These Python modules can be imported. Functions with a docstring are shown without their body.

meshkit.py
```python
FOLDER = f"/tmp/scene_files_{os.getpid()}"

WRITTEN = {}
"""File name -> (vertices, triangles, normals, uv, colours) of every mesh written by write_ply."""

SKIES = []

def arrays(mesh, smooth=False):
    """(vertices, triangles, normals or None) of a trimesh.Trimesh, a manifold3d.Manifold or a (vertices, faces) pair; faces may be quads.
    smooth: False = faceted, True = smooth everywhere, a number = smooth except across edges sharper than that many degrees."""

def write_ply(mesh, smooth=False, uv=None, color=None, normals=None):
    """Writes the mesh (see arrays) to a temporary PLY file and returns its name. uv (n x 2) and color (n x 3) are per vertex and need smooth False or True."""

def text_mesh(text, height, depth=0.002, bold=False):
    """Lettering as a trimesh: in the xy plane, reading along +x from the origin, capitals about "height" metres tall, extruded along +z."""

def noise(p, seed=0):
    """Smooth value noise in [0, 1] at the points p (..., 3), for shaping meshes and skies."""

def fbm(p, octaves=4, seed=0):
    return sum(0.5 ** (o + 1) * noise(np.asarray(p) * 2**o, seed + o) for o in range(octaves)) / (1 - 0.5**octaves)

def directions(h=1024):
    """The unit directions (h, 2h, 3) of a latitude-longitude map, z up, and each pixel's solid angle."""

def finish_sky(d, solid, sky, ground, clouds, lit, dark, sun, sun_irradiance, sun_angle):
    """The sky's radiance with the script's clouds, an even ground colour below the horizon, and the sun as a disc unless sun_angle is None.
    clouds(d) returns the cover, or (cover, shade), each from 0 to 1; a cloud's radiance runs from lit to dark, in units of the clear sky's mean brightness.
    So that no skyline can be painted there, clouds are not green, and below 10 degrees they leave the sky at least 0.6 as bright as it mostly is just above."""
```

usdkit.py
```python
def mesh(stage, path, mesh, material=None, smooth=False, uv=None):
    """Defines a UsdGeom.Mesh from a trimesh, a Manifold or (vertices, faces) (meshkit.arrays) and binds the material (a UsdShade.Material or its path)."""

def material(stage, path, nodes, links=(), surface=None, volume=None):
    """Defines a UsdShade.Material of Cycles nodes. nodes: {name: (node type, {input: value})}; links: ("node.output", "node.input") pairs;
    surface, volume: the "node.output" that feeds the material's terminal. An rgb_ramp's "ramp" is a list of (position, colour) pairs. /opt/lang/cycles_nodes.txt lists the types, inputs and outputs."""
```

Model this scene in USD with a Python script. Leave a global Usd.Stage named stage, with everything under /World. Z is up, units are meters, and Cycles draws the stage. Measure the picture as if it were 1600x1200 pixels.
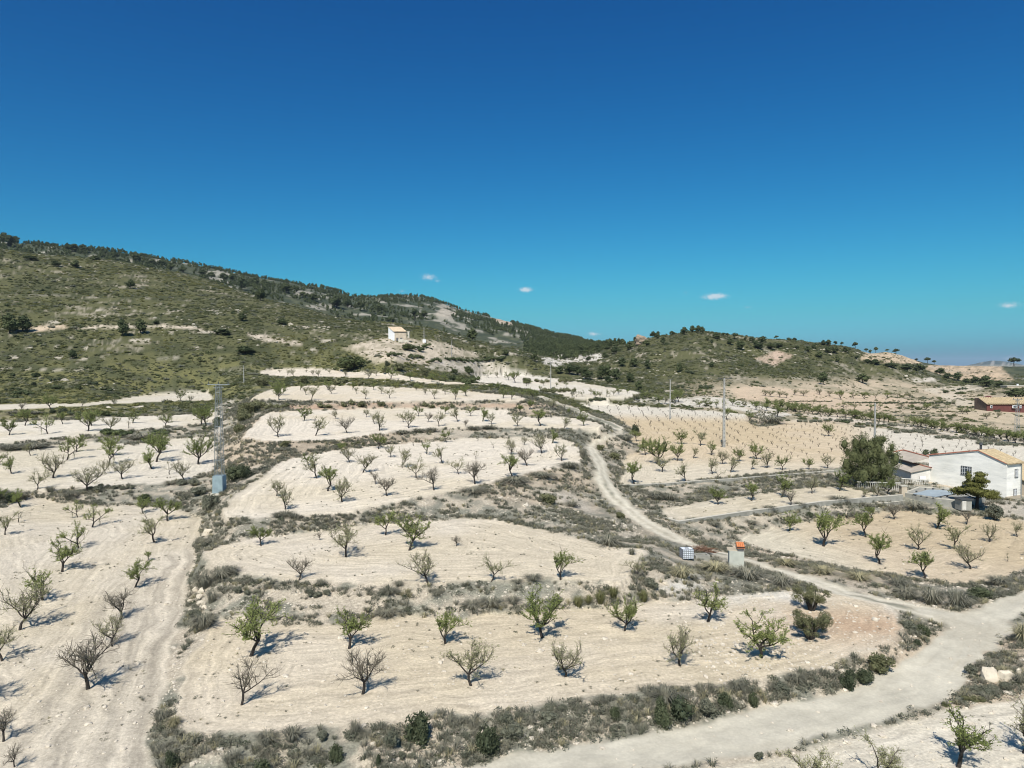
import math, random
import numpy as np
import shapely
import trimesh
from scipy import ndimage
from scipy.interpolate import LinearNDInterpolator, NearestNDInterpolator, RegularGridInterpolator
from pxr import Gf, Sdf, Usd, UsdGeom, UsdLux, UsdShade, Vt
import meshkit
import usdkit

T = Sdf.ValueTypeNames
stage = Usd.Stage.CreateInMemory()
UsdGeom.SetStageUpAxis(stage, "Z")
UsdGeom.SetStageMetersPerUnit(stage, 1.0)
world = UsdGeom.Xform.Define(stage, "/World")
UsdGeom.Scope.Define(stage, "/World/Looks")

# ------------------------------------------------------------------ camera, sky, sun
CAM_Z, FPX, PITCH = 17.0, 1110.0, math.atan(28.0 / 1110.0)
EXPOSURE = 0.35
HAZE = 0.00004
SUN_EL, SUN_AZ = math.radians(50), math.radians(180 + 14)
SKY_STRENGTH, SUN_INT = 0.10, 1.25
SKY_GRADE = (("r", .58, 2.5, 4.6), ("g", .93, 1.55, 4.2), ("b", .84, 1.12, 5.7))

cam = UsdGeom.Camera.Define(stage, "/World/camera")
cam.CreateHorizontalApertureAttr(36.0)
cam.CreateVerticalApertureAttr(27.0)
cam.CreateFocalLengthAttr(36.0 * FPX / 1600.0)
cam.CreateClippingRangeAttr(Gf.Vec2f(0.5, 60000))
cam.CreateExposureAttr(EXPOSURE)
cp, sp_ = math.cos(PITCH), math.sin(PITCH)
cam.AddTransformOp().Set(Gf.Matrix4d(1, 0, 0, 0, 0, sp_, cp, 0, 0, -cp, sp_, 0, 0, 0, CAM_Z, 1))


def ray(px, py):
    """Direction (not unit; y component ~ 1) of a pixel of the 1600 x 1200 photograph."""
    a, b = (np.asarray(px, float) - 800) / FPX, (600 - np.asarray(py, float)) / FPX
    return np.stack([a, cp + b * sp_, -sp_ + b * cp], -1)


SUN_DIR = np.array([math.sin(SUN_AZ) * math.cos(SUN_EL), math.cos(SUN_AZ) * math.cos(SUN_EL), math.sin(SUN_EL)])
sun = UsdLux.DistantLight.Define(stage, "/World/sun")
sun.CreateIntensityAttr(SUN_INT)
sun.CreateNormalizeAttr(True)
sun.CreateAngleAttr(0.53)
sun.CreateColorAttr(Gf.Vec3f(1.0, 0.95, 0.87))
zz = SUN_DIR
xx = np.cross([0, 0, 1], zz); xx /= np.linalg.norm(xx)
yy = np.cross(zz, xx)
sun.AddTransformOp().Set(Gf.Matrix4d(*xx, 0, *yy, 0, *zz, 0, 0, 0, 0, 1))

# small fair-weather clouds low over the hills: (direction, half width, half height, density)
CLOUDS = [(669, 433, 17, 8, .75), (821, 453, 15, 6, 1.0), (1117, 463, 24, 7, 1.0), (1168, 480, 9, 3, .5), (1577, 477, 15, 6, .75),
          (928, 522, 16, 5, .8), (1582, 560, 14, 6, .6), (1071, 458, 7, 5, .35), (684, 439, 12, 4, .45), (628, 455, 9, 4, .5)]
nodes = {"sky": ("sky_texture", dict(sky_type="single_scattering", sun_disc=False, sun_elevation=SUN_EL, sun_rotation=SUN_AZ, altitude=600.0, air_density=1.0, aerosol_density=1.9, ozone_density=1.5)),
         "tc": ("texture_coordinate", {}),
         "nz": ("noise_texture", dict(scale=150.0, detail=6.0, roughness=0.65)),
         "sep": ("separate_color", dict(color_type="rgb")), "com": ("combine_color", dict(color_type="rgb")),
         "bg": ("background_shader", dict(strength=SKY_STRENGTH))}
links = [("tc.generated", "nz.vector"), ("sky.color", "sep.color")]
for ch, gain, power, top in SKY_GRADE:                                    # the camera's deep, clear-air blue
    nodes["gain_" + ch] = ("math", dict(math_type="multiply", value2=0.1))
    nodes["power_" + ch] = ("math", dict(math_type="power", value2=power))
    nodes["out_" + ch] = ("math", dict(math_type="multiply", value2=10.0 * gain))
    links += [("sep." + ch, f"gain_{ch}.value1"), (f"gain_{ch}.value", f"power_{ch}.value1"), (f"power_{ch}.value", f"out_{ch}.value1"), (f"out_{ch}.value", f"soft_{ch}.value1"), (f"soft_{ch}.value", "com." + ch)]
    nodes["soft_" + ch] = ("math", dict(math_type="smoothmin", value2=top, value3=1.2))
nodes["least_blue"] = ("math", dict(math_type="multiply", value2=1.26))
nodes["blue"] = ("math", dict(math_type="maximum"))
links.remove(("soft_b.value", "com.b"))
links += [("soft_g.value", "least_blue.value1"), ("least_blue.value", "blue.value1"), ("soft_b.value", "blue.value2"), ("blue.value", "com.b")]
prev = None
for i, (px, py, w, h, den) in enumerate(CLOUDS):
    d = ray(px, py); d = d / np.linalg.norm(d)
    sx, sz = FPX / w, FPX / h
    nodes[f"m{i}"] = ("mapping", dict(mapping_type="point", location=(-d[0] * sx, -d[1] * 20, -d[2] * sz), scale=(sx, 20.0, sz)))
    nodes[f"l{i}"] = ("vector_math", dict(math_type="length"))
    nodes[f"s{i}"] = ("math", dict(math_type="subtract", value1=1.15))
    nodes[f"q{i}"] = ("math", dict(math_type="multiply", value2=den, use_clamp=True))
    links += [("tc.generated", f"m{i}.vector"), (f"m{i}.vector", f"l{i}.vector1"), (f"l{i}.value", f"s{i}.value2"), (f"s{i}.value", f"q{i}.value1")]
    if prev:
        nodes[f"a{i}"] = ("math", dict(math_type="maximum"))
        links += [(prev, f"a{i}.value1"), (f"q{i}.value", f"a{i}.value2")]
        prev = f"a{i}.value"
    else:
        prev = f"q{i}.value"
nodes["nm"] = ("math", dict(math_type="multiply_add", value2=2.4, value3=-1.05))
nodes["pr"] = ("math", dict(math_type="add"))
nodes["nf"] = ("math", dict(math_type="multiply", use_clamp=True))
nodes["ct"] = ("map_range", dict(range_type="smoothstep", from_min=0.02, from_max=0.95, to_min=0.0, to_max=0.75, clamp=True))
nodes["mx"] = ("mix_color", dict(b=(5.6, 6.1, 6.5), use_clamp=False))
links += [("nz.fac", "nm.value1"), ("nm.value", "pr.value1"), (prev, "pr.value2"), ("pr.value", "nf.value1"), (prev, "nf.value2"),
          ("nf.value", "ct.value"), ("ct.result", "mx.fac"), ("com.color", "mx.a"), ("mx.result", "bg.color")]
sky_mat = usdkit.material(stage, "/World/Looks/sky", nodes, links, surface="bg.background")
dome = UsdLux.DomeLight.Define(stage, "/World/sky")
UsdShade.MaterialBindingAPI.Apply(dome.GetPrim()).Bind(sky_mat)
dome.GetPrim().SetCustomDataByKey("kind", "structure")


# ------------------------------------------------------------------ helpers
def tag(p, label=None, cat=None, group=None, kind=None):
    p = p.GetPrim()
    for k, v in (("label", label), ("category", cat), ("group", group), ("kind", kind)):
        if v:
            p.SetCustomDataByKey(k, v)
    return p


_n = {}


def path_for(name, parent="/World"):
    base = f"{parent}/{name}"
    k = _n.get(base, 0)
    _n[base] = k + 1
    return base if k == 0 else f"{base}_{k:03d}"


def put_mesh(name, mesh, mat, parent="/World", smooth=False):
    return usdkit.mesh(stage, path_for(name, parent), mesh, mat, smooth=smooth)


def thing(name, label, cat, loc=(0, 0, 0), rz=0.0, sc=1.0, group=None, ref=None):
    x = UsdGeom.Xform.Define(stage, path_for(name))
    x.AddTranslateOp().Set(Gf.Vec3d(*map(float, loc)))
    x.AddRotateZOp().Set(float(rz))
    if np.ndim(sc) or sc != 1.0:
        x.AddScaleOp().Set(Gf.Vec3f(*map(float, np.broadcast_to(sc, 3))))
    if ref:
        x.GetPrim().GetReferences().AddInternalReference(ref)
        x.GetPrim().SetInstanceable(True)
    tag(x, label, cat, group)
    return str(x.GetPath())


def simple(name, color, rough=0.9, var=0.15, scale=3.0, bump=0.0, bump_scale=20.0, metallic=0.0, spec=0.3):
    """A plain surface with a little noise in its colour."""
    c = np.array(color)
    nd = {"g": ("geometry", {}), "n": ("noise_texture", dict(scale=scale, detail=4.0, roughness=0.6)),
          "r": ("rgb_ramp", dict(ramp=[(0.25, tuple(c * (1 - var))), (0.75, tuple(np.minimum(c * (1 + var), 1)))])),
          "p": ("principled_bsdf", dict(roughness=rough, metallic=metallic, specular_ior_level=spec))}
    ln = [("g.position", "n.vector"), ("n.fac", "r.fac"), ("r.color", "p.base_color")]
    if bump:
        nd["n2"] = ("noise_texture", dict(scale=bump_scale, detail=3.0))
        nd["b"] = ("bump", dict(strength=bump, distance=0.03))
        ln += [("g.position", "n2.vector"), ("n2.fac", "b.height"), ("b.normal", "p.normal")]
    return usdkit.material(stage, f"/World/Looks/{name}", nd, ln, surface="p.BSDF")


# ------------------------------------------------------------------ terrain: plans of the fields
# Each zoomed view of the survey: origin and metres-free scale of its coordinates on the 1600 px picture.
VIEW = dict(L=(0, 580, .2625), M=(0, 860, .2834), F=(240, 885, .2625), H=(640, 885, .2625), I=(1000, 800, .2625), J=(1180, 885, .2625), K=(620, 780, .2625),
            Q=(240, 760, .2625), N=(360, 560, .2625), O=(700, 560, .2625), P=(1180, 620, .2625), S=(800, 400, .25), T=(1180, 400, .2625), D=(940, 640, .125),
            E=(1100, 680, .125), A=(0, 320, .2625), B=(400, 320, .2625), U=(840, 560, .1125), W=(1000, 560, .125), Z=(0, 560, .125), X=(380, 1060, .2125),
            Y=(700, 1060, .3125), G=(1380, 690, .1375), R=(1440, 540, .1), C=(570, 490, .125), V=(1020, 780, .125), full=(0, 0, 1.0))


def vw(v, pts):
    x0, y0, s = VIEW[v]
    return [(x0 + p[0] * s, y0 + p[1] * s) for p in pts]


SAND, PALE, ORANGE, WHITE = (.515, .445, .335), (.54, .475, .372), (.50, .405, .275), (.56, .53, .47)
# name: (outline, z at Yref, Yref, slope along y, slope along x (about Xref), Xref, colour)
FIELDS = {
    "front terrace": ([(311, 1008), (290, 1040), (272, 1079), (270, 1110), (276, 1125), (292, 1137), (332, 1146), (397, 1146), (450, 1143), (529, 1138), (620, 1130), (677, 1117),
                       (758, 1113), (850, 1104), (902, 1096), (981, 1086), (1028, 1079), (1100, 1068), (1184, 1062), (1223, 1055), (1302, 1041), (1341, 1024), (1394, 1005), (1409, 981),
                       (1411, 962), (1380, 942), (1302, 926), (1236, 922), (1144, 929), (1052, 939), (1007, 941), (968, 947), (892, 952), (824, 956), (745, 961), (679, 966), (640, 962),
                       (568, 974), (529, 975), (502, 977), (437, 979), (380, 970), (340, 965), (322, 985)], 0.0, 42, .008, 0, 0, SAND),
    "second terrace": ([(319, 862), (316, 873), (332, 884), (353, 890), (376, 898), (424, 904), (468, 908), (516, 910), (607, 912), (640, 913), (725, 910), (804, 906), (843, 902),
                        (909, 906), (961, 911), (987, 906), (990, 885), (1014, 862), (1001, 855), (961, 855), (922, 844), (869, 830), (830, 823), (788, 813), (751, 808), (705, 810), (659, 814),
                        (581, 819), (502, 830), (450, 835), (397, 840), (345, 851)], 1.4, 52, .02, 0, 0, PALE),
    "third terrace": ([(345, 803), (352, 806), (399, 811), (465, 805), (544, 800), (596, 790), (675, 773), (741, 762), (779, 749), (831, 738), (884, 728), (908, 722), (909, 707), (897, 691),
                       (884, 686), (831, 683), (779, 684), (726, 685), (688, 689), (622, 694), (570, 698), (517, 704), (465, 714), (433, 723), (420, 738), (386, 759), (360, 780)],
                      2.7, 70, .035, 0, 0, (.575, .51, .405)),
    "fourth terrace": ([(378, 682), (388, 672), (399, 661), (405, 652), (420, 644), (457, 642), (570, 639), (622, 638), (701, 639), (779, 641), (800, 640), (792, 647), (838, 653), (871, 650), (905, 654),
                        (926, 657), (944, 664), (936, 669), (884, 670), (831, 670), (779, 668), (714, 669), (636, 673), (583, 679), (531, 686), (465, 690), (412, 689)], 5.0, 120, .05, -.015, -20, (.575, .51, .405)),
    "fifth terrace": ([(391, 622), (405, 615), (418, 610), (440, 606), (465, 603), (517, 602), (622, 605), (727, 610), (760, 614), (805, 617), (825, 621), (818, 626), (766, 625), (701, 626), (596, 627), (517, 627),
                       (439, 626)], 8.6, 170, .04, 0, 0, (.57, .50, .39)),
    "sixth terrace": ([(403, 585), (415, 580), (426, 578), (491, 577), (544, 580), (622, 586), (701, 596), (775, 598), (770, 601), (690, 601), (622, 594), (560, 590), (491, 588), (440, 588)], 13, 246, .08, 0, 0, (.57, .50, .39)),
    "upper middle field": ([(740, 590), (760, 587), (815, 586), (884, 593), (936, 602), (989, 610), (1002, 614), (990, 619), (975, 622), (936, 623), (900, 622), (868, 616), (847, 611), (800, 605), (750, 602)], 6.2, 240, .06, -.006, 30, (.55, .50, .41)),
    "vineyard": ([(902, 632), (962, 633), (1041, 638), (1120, 643), (1165, 647), (1172, 662), (1186, 667), (1212, 665), (1243, 655), (1280, 659), (1364, 668), (1442, 678), (1600, 698), (1700, 712), (1700, 745),
                  (1600, 730), (1480, 728), (1400, 722), (1316, 730), (1285, 733), (1219, 737), (1120, 746), (1041, 754), (966, 757), (975, 735), (972, 722), (980, 711), (1000, 706), (1012, 698), (990, 693),
                  (975, 692), (985, 684), (1000, 680), (985, 668), (958, 651), (930, 641)], .6, 130, .03, -.02, 40, ORANGE),
    "wall field": ([(1027, 797), (1060, 790), (1120, 780), (1180, 772), (1245, 763), (1311, 759), (1340, 764), (1369, 769), (1385, 774), (1285, 784), (1219, 792), (1170, 798), (1120, 805), (1064, 812), (1040, 806)], -.45, 92, .01, 0, 0, (.51, .45, .345)),
    "house field": ([(1152, 842), (1180, 831), (1219, 822), (1269, 815), (1379, 801), (1416, 796), (1442, 803), (1516, 804), (1574, 809), (1600, 814), (1700, 822), (1700, 878), (1600, 893), (1553, 911), (1495, 914),
                     (1416, 903), (1311, 888), (1259, 874), (1206, 862), (1170, 852)], -1.85, 72, 0, 0, 0, (.475, .39, .272)),
    "upper left field": ([(-150, 662), (0, 659), (105, 656), (210, 650), (302, 647), (339, 643), (345, 650), (339, 664), (276, 665), (157, 677), (0, 693), (-150, 705)], 3.4, 144, .03, 0, 0, (.565, .51, .41)),
    "top left strip": ([(-150, 634), (0, 632), (131, 630), (236, 617), (328, 614), (334, 625), (210, 629), (79, 637), (0, 640), (-150, 645)], 6.5, 208, .02, 0, 0, (.52, .47, .37)),
    "middle left field": ([(-150, 712), (0, 706), (131, 690), (210, 695), (276, 685), (332, 682), (339, 700), (338, 735), (320, 740), (289, 751), (236, 756), (184, 758), (92, 764), (0, 766), (-150, 772)], 1.5, 93, .025, 0, 0, (.545, .49, .39)),
    "lower left field": ([(-200, 796), (0, 793), (52, 775), (97, 785), (157, 790), (210, 790), (276, 793), (312, 806), (322, 812), (304, 853), (310, 875), (298, 905), (283, 973), (263, 1058), (246, 1115),
                          (241, 1172), (230, 1230), (180, 1330), (-300, 1330), (-300, 1000)], -.3, 40, .02, 0, 0, (.505, .445, .345)),
    "front road": ([(600, 1225), (700, 1195), (784, 1182), (902, 1159), (1060, 1137), (1197, 1101), (1311, 1083), (1364, 1057), (1403, 1038), (1442, 1009), (1480, 982), (1476, 970), (1440, 960), (1418, 950), (1450, 950), (1508, 956), (1547, 940), (1600, 922),
                    (1720, 872), (1720, 905), (1640, 940), (1577, 978), (1574, 992), (1547, 1029), (1508, 1069), (1482, 1095), (1442, 1113), (1364, 1135), (1285, 1158), (1219, 1168), (1180, 1179), (1080, 1190), (960, 1225)], -.7, 34, 0, 0, 0, (.435, .405, .33)),
    "near field": ([(1000, 1232), (1085, 1197), (1180, 1183), (1285, 1163), (1364, 1141), (1442, 1119), (1490, 1100), (1600, 1088), (1800, 1080), (1900, 1400), (1000, 1400)], -.75, 32, 0, 0, 0, (.53, .48, .38)),
}
TRACK = [(1470, 974), (1410, 956), (1367, 948), (1302, 927), (1236, 902), (1171, 880), (1113, 868), (1067, 851), (1015, 830), (983, 809), (957, 786), (936, 767), (928, 749), (931, 731), (923, 712), (915, 697), (928, 688), (955, 679), (966, 673),
         (941, 661), (910, 649), (868, 633), (838, 620), (847, 618), (878, 630), (905, 639), (931, 651), (962, 662), (978, 670), (974, 676), (950, 685), (932, 692), (930, 697), (947, 723), (952, 744), (962, 763), (978, 780), (1010, 808), (1039, 824), (1079, 845), (1113, 858),
         (1168, 872), (1236, 892), (1300, 909), (1337, 926), (1416, 941), (1500, 957)]
# bare pale ground that is not a field: outline, colour
BARE = [([(531, 543), (575, 533), (605, 527), (640, 530), (675, 531), (702, 538), (749, 556), (728, 561), (690, 566), (670, 569), (610, 567), (584, 567), (557, 551)], (.48, .41, .32)),
        ([(110, 513), (150, 509), (200, 508), (260, 507), (310, 511), (322, 517), (305, 515), (200, 512)], (.50, .43, .34)), ([(40, 517), (62, 509), (100, 508), (104, 512), (60, 518)], (.50, .40, .29)),
        ([(386, 521), (420, 525), (470, 535), (470, 541), (430, 535), (392, 527)], (.48, .41, .33)),
        ([(700, 560), (780, 566), (800, 578), (770, 584), (690, 580), (660, 574)], (.46, .41, .34)),
        ([(845, 560), (880, 553), (940, 552), (942, 562), (900, 565), (870, 573), (850, 568)], (.55, .51, .45)), ([(898, 560), (940, 553), (940, 563), (905, 566)], (.55, .51, .45)),
        ([(1143, 607), (1180, 603), (1240, 608), (1300, 612), (1420, 624), (1440, 632), (1380, 640), (1300, 640), (1150, 622)], (.50, .39, .28)),
        ([(1352, 553), (1374, 549), (1390, 549), (1412, 556), (1430, 563), (1440, 568), (1395, 568), (1370, 566), (1345, 562)], (.50, .39, .27)),
        ([(1450, 571), (1500, 570), (1560, 571), (1566, 577), (1585, 594), (1560, 595), (1500, 594), (1470, 586), (1446, 578)], (.47, .36, .25)),
        ([(1440, 608), (1520, 600), (1545, 606), (1500, 614), (1525, 632), (1500, 636), (1470, 620)], (.48, .42, .33)),
        ([(1440, 642), (1520, 632), (1640, 640), (1640, 668), (1560, 660)], (.46, .38, .27)), ([(1020, 620), (1120, 628), (1160, 640), (1040, 634), (985, 627)], (.53, .49, .42)), ([(1040, 624), (1100, 618), (1180, 630), (1240, 648), (1200, 655), (1160, 642)], (.53, .49, .42)),
        ([(1250, 647), (1300, 648), (1400, 662), (1500, 672), (1640, 690), (1640, 698), (1500, 682), (1400, 668), (1290, 657)], (.52, .46, .38)),
        ([(400, 636), (520, 630), (700, 630), (900, 634), (700, 637), (480, 640)], (.43, .31, .22)),
        ([(690, 480), (715, 490), (700, 497), (680, 492)], (.42, .37, .30)), ([(760, 492), (790, 498), (805, 510), (780, 505)], (.45, .36, .27)), ([(1180, 560), (1215, 548), (1240, 555), (1210, 572)], (.45, .34, .26)),
        ([(1425, 592), (1460, 590), (1462, 596), (1430, 598)], (.5, .45, .38)), ([(330, 640), (360, 625), (372, 630), (352, 650), (345, 690), (338, 684)], (.50, .45, .38)),
        ([(840, 765), (900, 772), (925, 800), (890, 790), (850, 778)], (.45, .40, .33)),
        ([(1040, 925), (1050, 902), (1080, 898), (1085, 920), (1060, 932)], (.56, .54, .49)),
        ([(1540, 800), (1700, 790), (1700, 812), (1580, 806)], (.40, .36, .30)), ([(1415, 772), (1450, 762), (1500, 768), (1575, 784), (1700, 775), (1700, 795), (1575, 803), (1510, 798)], (.40, .36, .30))]
# hills and rough ground: (px, py, distance along y) or (px, py, None, z)
CTRL = [(-300, 620, 225), (0, 613, 232), (150, 608, 236), (340, 598, 232), (395, 596, 215), (-300, 520, 300), (0, 520, 300), (200, 515, 310), (350, 530, 300), (480, 550, 305), (-300, 430, 400), (0, 440, 400), (200, 450, 420), (350, 472, 400),
        (450, 503, 350), (-300, 350, 480), (0, 373, 470), (30, 378, 480), (100, 393, 500), (200, 402, 520), (300, 427, 520), (400, 455, 480), (480, 478, 450), (540, 490, 430), (600, 495, 420), (680, 505, 400), (740, 527, 380), (800, 552, 350),
        (850, 575, 310), (-300, 372, 900), (0, 376, 900), (60, 379, 900), (180, 390, 900), (300, 408, 950), (400, 429, 950), (500, 445, 950), (545, 462, 1000), (600, 463, 1250), (645, 461, 1250), (680, 465, 1250), (720, 479, 1250), (800, 499, 1200), (870, 518, 1200),
        (920, 527, 1200), (985, 535, 1350), (-300, 400, 1800), (0, 420, 1800), (300, 450, 1800), (500, 490, 1800), (700, 520, 1900), (950, 560, 1900),
        (540, 540, 620), (600, 537, 600), (680, 547, 600), (740, 560, 600), (800, 572, 560), (100, 418, 690), (200, 428, 700), (300, 443, 700), (400, 468, 700), (480, 492, 660), (617, 530, 290), (560, 552, 295), (700, 540, 350), (660, 568, 300), (740, 560, 335), (560, 515, 340), (680, 520, 350),
        (860, 548, 600), (900, 562, 430), (945, 560, 470), (880, 533, 900), (960, 540, 900), (920, 585, 350),
        (975, 540, 460), (1000, 528, 465), (1040, 523, 460), (1090, 518, 450), (1150, 524, 470), (1200, 530, 500), (1260, 535, 520), (1330, 543, 560), (1000, 570, 380), (1100, 558, 400), (1200, 566, 420), (1100, 596, 330), (1200, 596, 345), (1000, 603, 320),
        (1300, 585, 430), (950, 592, 340), (1250, 600, 350), (1350, 560, 600), (1390, 551, 640), (1430, 562, 650), (1470, 570, 660), (1600, 572, 660), (1450, 592, 560), (1580, 596, 560), (1350, 600, 430), (1500, 608, 430), (1600, 606, 440), (1400, 626, 340),
        (1550, 640, 260), (1640, 650, 250), (1300, 640, 240), (1200, 625, 270), (1100, 620, 270), (1900, 575, 660), (1900, 610, 430), (1900, 650, 250), (1100, 575, 1000), (1400, 573.5, 1200), (1700, 573.5, 1200)]
CTRLZ = [(1500, 966, -.7), (1300, 917, -.55), (1150, 874, -.6), (1075, 880, .3), (1050, 840, -.5), (960, 765, .8), (938, 712, 2.1), (923, 692, 2.5), (962, 673, 3.0), (968, 664, 3.3), (905, 645, 4.3), (845, 619, 6.2), (870, 800, 1.6), (900, 760, 1.8), (330, 840, .7),
         (343, 771, 1.5), (375, 745, 2.2), (350, 700, 3.2), (370, 650, 5.5), (300, 775, 1.0), (1120, 835, -1.3), (1100, 775, -.5), (1000, 790, -.2), (1075, 832, -1.2), (1120, 826, -1.6), (1170, 817, -1.8), (1220, 812, -1.85), (1285, 803, -1.85), (1350, 797, -1.85), (1400, 792, -1.8), (985, 772, -.4), (1040, 771, -.6), (1100, 768, -.6), (1140, 765, -.6), (1200, 760, -.6), (1250, 755, -.5), (1300, 749, -.5), (1450, 765, -.6), (1560, 790, -1.4), (1450, 798, -1.4), (1600, 780, -1.4), (1700, 780, -1.4), (1520, 735, -.3),
         (640, 1170, -.7), (450, 1190, -.7), (300, 1180, -.6), (560, 1225, -.8), (240, 1230, -.7), (850, 1160, -.68), (1200, 1095, -.6), (1560, 1050, -.4), (1600, 1060, -.3), (1420, 1030, -.5), (1650, 990, -.5), (1330, 900, -.6), (1600, 905, -1.0), (1010, 690, 1.6)]
# ground far outside the picture: x, y, z
CTRLXY = [(x, y, -.8) for x in (-60, -30, 0, 30, 60) for y in (-60, -20, 5, 20)] + [(-120, -120, -1), (120, -120, -1), (-90, 0, 0), (90, 0, -1), (-400, 0, 30), (400, 0, 0), (0, -400, -2), (-700, 300, 90), (-1500, 0, 80), (1500, 0, 0), (0, -1500, 0), (1200, 700, 10),
          (1500, 1600, 0), (600, 2200, 0), (-600, 2600, 60), (-2500, 1500, 120), (-3000, -3000, 60), (3000, -3000, 0), (3500, 3500, 0), (0, 5000, 0), (-5000, 5000, 40), (-20000, 0, 20), (20000, 0, 0), (0, 25000, 0), (0, -20000, 0), (15000, 15000, 0), (-15000, 15000, 20), (-15000, -15000, 0), (15000, -15000, 0)]


def densify(poly, step):
    out = []
    for (x0, y0), (x1, y1) in zip(poly, poly[1:] + poly[:1]):
        n = max(1, int(math.hypot(x1 - x0, y1 - y0) / step))
        out += [(x0 + (x1 - x0) * k / n, y0 + (y1 - y0) * k / n) for k in range(n)]
    return np.array(out)


def on_plane(px, py, f):
    _, z0, yr, gy, gx, xr, _ = FIELDS[f]
    d = ray(px, py)
    t = (z0 - gy * yr - gx * xr - CAM_Z) / (d[..., 2] - gy * d[..., 1] - gx * d[..., 0])
    return np.array([0, 0, CAM_Z]) + d * t[..., None]


def plane_z(f, x, y):
    _, z0, yr, gy, gx, xr, _ = FIELDS[f]
    return z0 + gy * (y - yr) + gx * (x - xr)


plan, scatter = {}, []
for f, spec in FIELDS.items():
    q = densify(spec[0], 5)
    p = on_plane(q[:, 0], q[:, 1], f)
    plan[f] = shapely.Polygon(p[:, :2]).buffer(0)
    scatter.append(p)
for x, y, *r in CTRL:
    d = ray(x, y)
    scatter.append((np.array([0, 0, CAM_Z]) + d * (r[0] / d[1]))[None])
for x, y, z in CTRLZ:
    d = ray(x, y)
    scatter.append((np.array([0, 0, CAM_Z]) + d * ((z - CAM_Z) / d[2]))[None])
scatter.append(np.array(CTRLXY, float))
scatter = np.vstack(scatter)


def uv_of(x, y):
    r = np.hypot(x, y)
    return np.stack([np.arctan2(x, y), 0.7 * np.log(np.maximum(r, 1))], -1)


su = uv_of(scatter[:, 0], scatter[:, 1])
wrap = np.vstack([su, su + [2 * np.pi, 0], su - [2 * np.pi, 0]])
wz = np.tile(scatter[:, 2], 3)
lin, near_ = LinearNDInterpolator(wrap, wz), NearestNDInterpolator(wrap, wz)

# polar ground grid: finer towards the origin, all the way round
rr = [0.5, 6, 12, 17, 20.5]
while rr[-1] < 24000:
    r = rr[-1]
    rr.append(r + (min(1.6e-4 * r * r, .0125 * r) if r < 2600 else .1 * r))
rr = np.array(rr)
th = np.radians(np.concatenate([np.arange(-180, -52, 4), np.linspace(-52, 52, 1001), np.arange(56, 180, 4)]))
NR, NT = len(rr), len(th)
GX, GY = rr[:, None] * np.sin(th)[None], rr[:, None] * np.cos(th)[None]
guv = uv_of(GX, GY).reshape(-1, 2)
Z = lin(guv)
bad = np.isnan(Z)
Z[bad] = near_(guv[bad])
Z = Z.reshape(NR, NT)

# which field a vertex lies in (outline slightly ragged), and how far it is from the outline
warp = np.stack([GX, GY, 0 * GX], -1)
wob = (meshkit.fbm(warp * .55, 3, 5) - .5), (meshkit.fbm(warp * .55 + 40, 3, 6) - .5)
amp = 1.1
WX, WY = GX + wob[0] * amp, GY + wob[1] * amp
names = list(FIELDS)
cls = np.full((NR, NT), -1)
SD = np.full((NR, NT), -9.0)


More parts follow.
